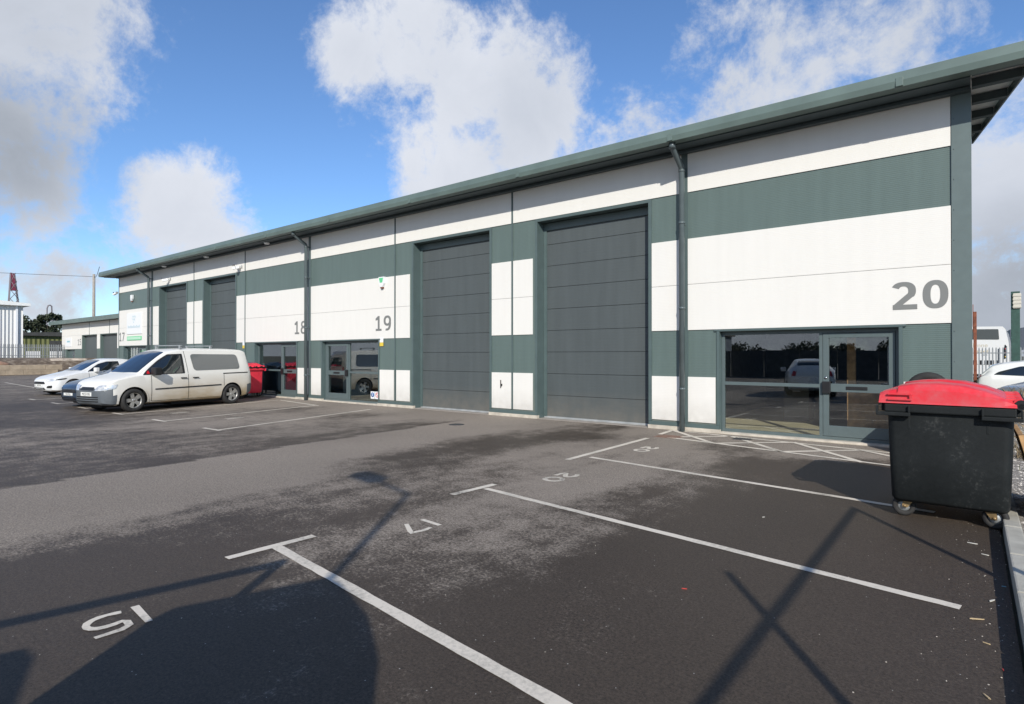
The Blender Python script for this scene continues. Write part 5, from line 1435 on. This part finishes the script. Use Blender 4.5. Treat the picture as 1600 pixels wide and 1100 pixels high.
# low green building
t = thing('low_green_building', 'low olive green building with a dark roof behind the palisade fence', 'building', (-97, 12, 0))
b = MB(); b.box(-4, 0, -9, 10, 0, 4.2); b.build('building_wall', M['shed_green'], t)
b = MB(); b.prism([(-9.6, 4.2), (10.6, 4.2), (10.6, 4.4), (0, 4.75), (-9.6, 4.4)], 'x', -4.5, .4); b.build('building_roof', M['roof_dark'], t)
for k, yy in enumerate((-5.2, -.8, 3.5)):
    b = MB(); b.box(0.001, .06, yy, yy+1.6, 0, 3.6); b.build('building_door', M['roof_dark'], t)
# white panels leaning behind the fence
for k, (yy, w) in enumerate(((4.2, 1.5), (6.2, 1.7), (8.2, 1.4))):
    b = MB(); b.box(-76.0, -75.9, yy, yy+w*.8, 1.3, 2.05, .02)
    tag(b.build('white_board', M['sign_white']), 'white board standing behind the palisade fence near unit 15', 'board', 'white boards behind the fence')
# trees
def tree(loc, h, rad, seed, label, leaf=.32, n=2600, bare=False, group=None):
    rnd = random.Random(seed); t = thing('tree', label, 'tree', loc, group=group)
    b = MB(); b.tube([(0, 0, 0), (.1, .05, h*.3), (0, .1, h*.6)], h*.03, 8, r2=h*.012)
    limbs = []
    for i in range(9):
        a = i*2.4; z = h*(.3+.05*i); e = (math.cos(a)*rad*rnd.uniform(.5, .85), math.sin(a)*rad*rnd.uniform(.5, .85), z+h*.18)
        b.tube([(0, 0, z*.8), (e[0]*.5, e[1]*.5, z+h*.05), e], h*.010, 5, r2=h*.003); limbs.append(e)
    b.build('trunk', M['trunk'], t)
    bm = bmesh.new(); cl = []
    for i in range(26):
        a = rnd.uniform(0, 6.28); rr = rad*math.sqrt(rnd.random()); z = h*rnd.uniform(.28, .95); k = 1-abs(z/h-.5)**1.5*1.1
        cl.append((math.cos(a)*rr*k, math.sin(a)*rr*k, z, rnd.uniform(.14, .27)*rad*1.4))
    for i in range(n):
        c = rnd.choice(cl); v = Vector((rnd.gauss(0, 1), rnd.gauss(0, 1), rnd.gauss(0, .8))).normalized()*c[3]*rnd.random()**.4
        p = Vector(c[:3])+v; a = Vector((rnd.gauss(0, 1), rnd.gauss(0, 1), rnd.gauss(0, 1))).normalized()*leaf*rnd.uniform(.4, 1)
        d_ = a.cross(Vector((rnd.gauss(0, 1), rnd.gauss(0, 1), rnd.gauss(0, 1)))).normalized()*leaf*.4
        bm.faces.new([bm.verts.new(p-a), bm.verts.new(p-d_), bm.verts.new(p+a), bm.verts.new(p+d_)])
    me = bpy.data.meshes.new('crown'); bm.to_mesh(me); bm.free(); me.materials.append(M['leaf'])
    o = bpy.data.objects.new('crown', me); COL.objects.link(o); o.parent = t; return t
tree((-112, 12.2, 0), 7.4, 2.2, 1, 'dark evergreen tree right beside the white shed', n=3000, group='dark trees behind the low green building')
tree((-111, 14.6, 0), 8.2, 2.2, 2, 'dark evergreen tree with the highest crown behind the low green building', n=3000, group='dark trees behind the low green building')
tree((-108, 18.0, 0), 5.4, 3.0, 3, 'lower dark tree showing just left of unit 15', n=3000, group='dark trees behind the low green building')
tree((-73.6, -1.2, 1.2), 1.4, .8, 5, 'small dark bush growing against the far left fence', leaf=.12, n=700)
# lattice crane mast
t = thing('crane_mast', 'lattice crane mast with a dark red top rising above the white shed', 'crane', (-255.0, 39.8, 0))
b = MB(); H0, H1 = 0, 29.5
for sx in (-1, 1):
    for sy in (-1, 1): b.tube([(sx*1.6, sy*2.6, H0), (sx*.35, sy*.5-.9, H1)], .16, 5)
for k in range(10):
    z0 = H1*k/10; z1 = H1*(k+1)/10; w0 = 2.6-2.1*k/10; w1 = 2.6-2.1*(k+1)/10
    b.tube([(1.4, -w0-.09*k, z0), (1.2, w1-.09*k, z1)], .10, 4); b.tube([(1.4, w0-.09*k, z0), (1.2, -w1-.09*k, z1)], .10, 4)
b.build('lattice', M['crane_grey'], t)
b = MB(); b.prism([(-1.45, 23.6), (.1, 23.6), (-.45, 29.3), (-1.45, 29.6)], 'x', -.5, .5); b.build('mast_head', M['crane_red'], t)
# looped pipe crane
t = thing('pipe_hoist', 'thin dark looped steel hoist behind the roof of unit 15', 'hoist', (-123.3, 17.5, 0))
b = MB(); b.tube([(0, -.35, 0), (0, -.35, 9.6), (0, -.2, 10.1), (0, .05, 10.2), (0, .28, 10.0), (0, .6, 0)], .10, 6); b.build('hoist_loop', M['crane_grey'], t)
b = MB(); b.box(-.2, .2, -1.2, -.3, 7.4, 8.0); b.build('hoist_box', M['slate'], t)
# telegraph pole and cables
t = thing('telegraph_pole', 'pale wooden telegraph pole rising behind the roof of unit 15', 'telegraph pole', (-82.6, 12.0, 0))
b = MB(); b.tube([(0, 0, 0), (0, 0, 11.35)], .19, 12, r2=.14); b.build('pole_shaft', M['pole_wood'], t)
b = MB()
pts = []
for k in range(21):
    u = k/20; pts.append((-18+18*u, -40+40*u, 12.0-.95*u-.5*math.sin(math.pi*u)))
b.tube(pts, .022, 5); pts = []
for k in range(13):
    u = k/12; pts.append((22*u, -6*u, 11.05-1.6*u-.4*math.sin(math.pi*u)))
b.tube(pts, .022, 5)
b.build('overhead_cable', M['cable'], t)

# ------------------------------------------------------------------ right background and beyond
t = thing('slate_roofed_shed', 'pale shed with a blue grey curved roof beyond the coach at the right edge', 'shed', (8.5, 62, 0))
b = MB(); b.box(-2.6, 12, 0, 14, 0, 3.0); b.build('shed_wall', M['shed_white'], t)
b = MB(); b.prism([(-5.6, 1.9), (-3.6, 2.4), (-2.3, 3.1), (-1.0, 3.0), (14, 3.0), (14, 8.5), (3, 5.6), (-5.6, 4.1)], 'y', -.6, 15); b.build('shed_roof', M['slate'], t)
# buildings and trees behind the camera, seen only as reflections
t = thing('opposite_unit', 'low dark blue grey unit across the yard, seen reflected in the windows', 'industrial building', (-60, -95, 0))
b = MB(); b.box(-16, 26, 0, 12, 0, 5.0); b.build('unit_wall', M['poster_blue'], t)
b = MB(); b.prism([(-.5, 5.0), (12.5, 5.0), (12.5, 6.0), (-.5, 5.3)], 'x', -16.5, 26.5); b.build('unit_roof', M['roof_dark'], t)
c6 = build_hatch(M['white_paint'], 'white car parked behind the photographer, seen reflected in the window of unit 20')
c6.location = (-5.9, -16.5, 0); c6.rotation_euler = (0, 0, R(75))
rnd = random.Random(4)
for k in range(12):
    tree((-85+k*9+rnd.uniform(-3, 3), -128+rnd.uniform(-6, 6), 0), rnd.uniform(3.0, 4.4), rnd.uniform(4, 6), 20+k, 'leafy tree on the skyline behind the camera', leaf=.45, n=2200, group='trees behind the camera')

t = thing('boundary_fence', 'long dark close boarded fence behind the camera, seen reflected in the windows', 'fence', (0, -33, 0))
b = MB(); x = -48
while x < 3: b.box(x, x+2.36, 0, .06, 0, 1.95+.04*math.sin(x*3)); x += 2.4
b.build('boards', mat('dark_boards', (.035, .04, .045), .8, noise=.4, nscale=3), t)
b = MB(); b.box(-48, 3, -.1, -.001, 1.2, 1.3); b.build('fence_rail', M['trunk'], t)
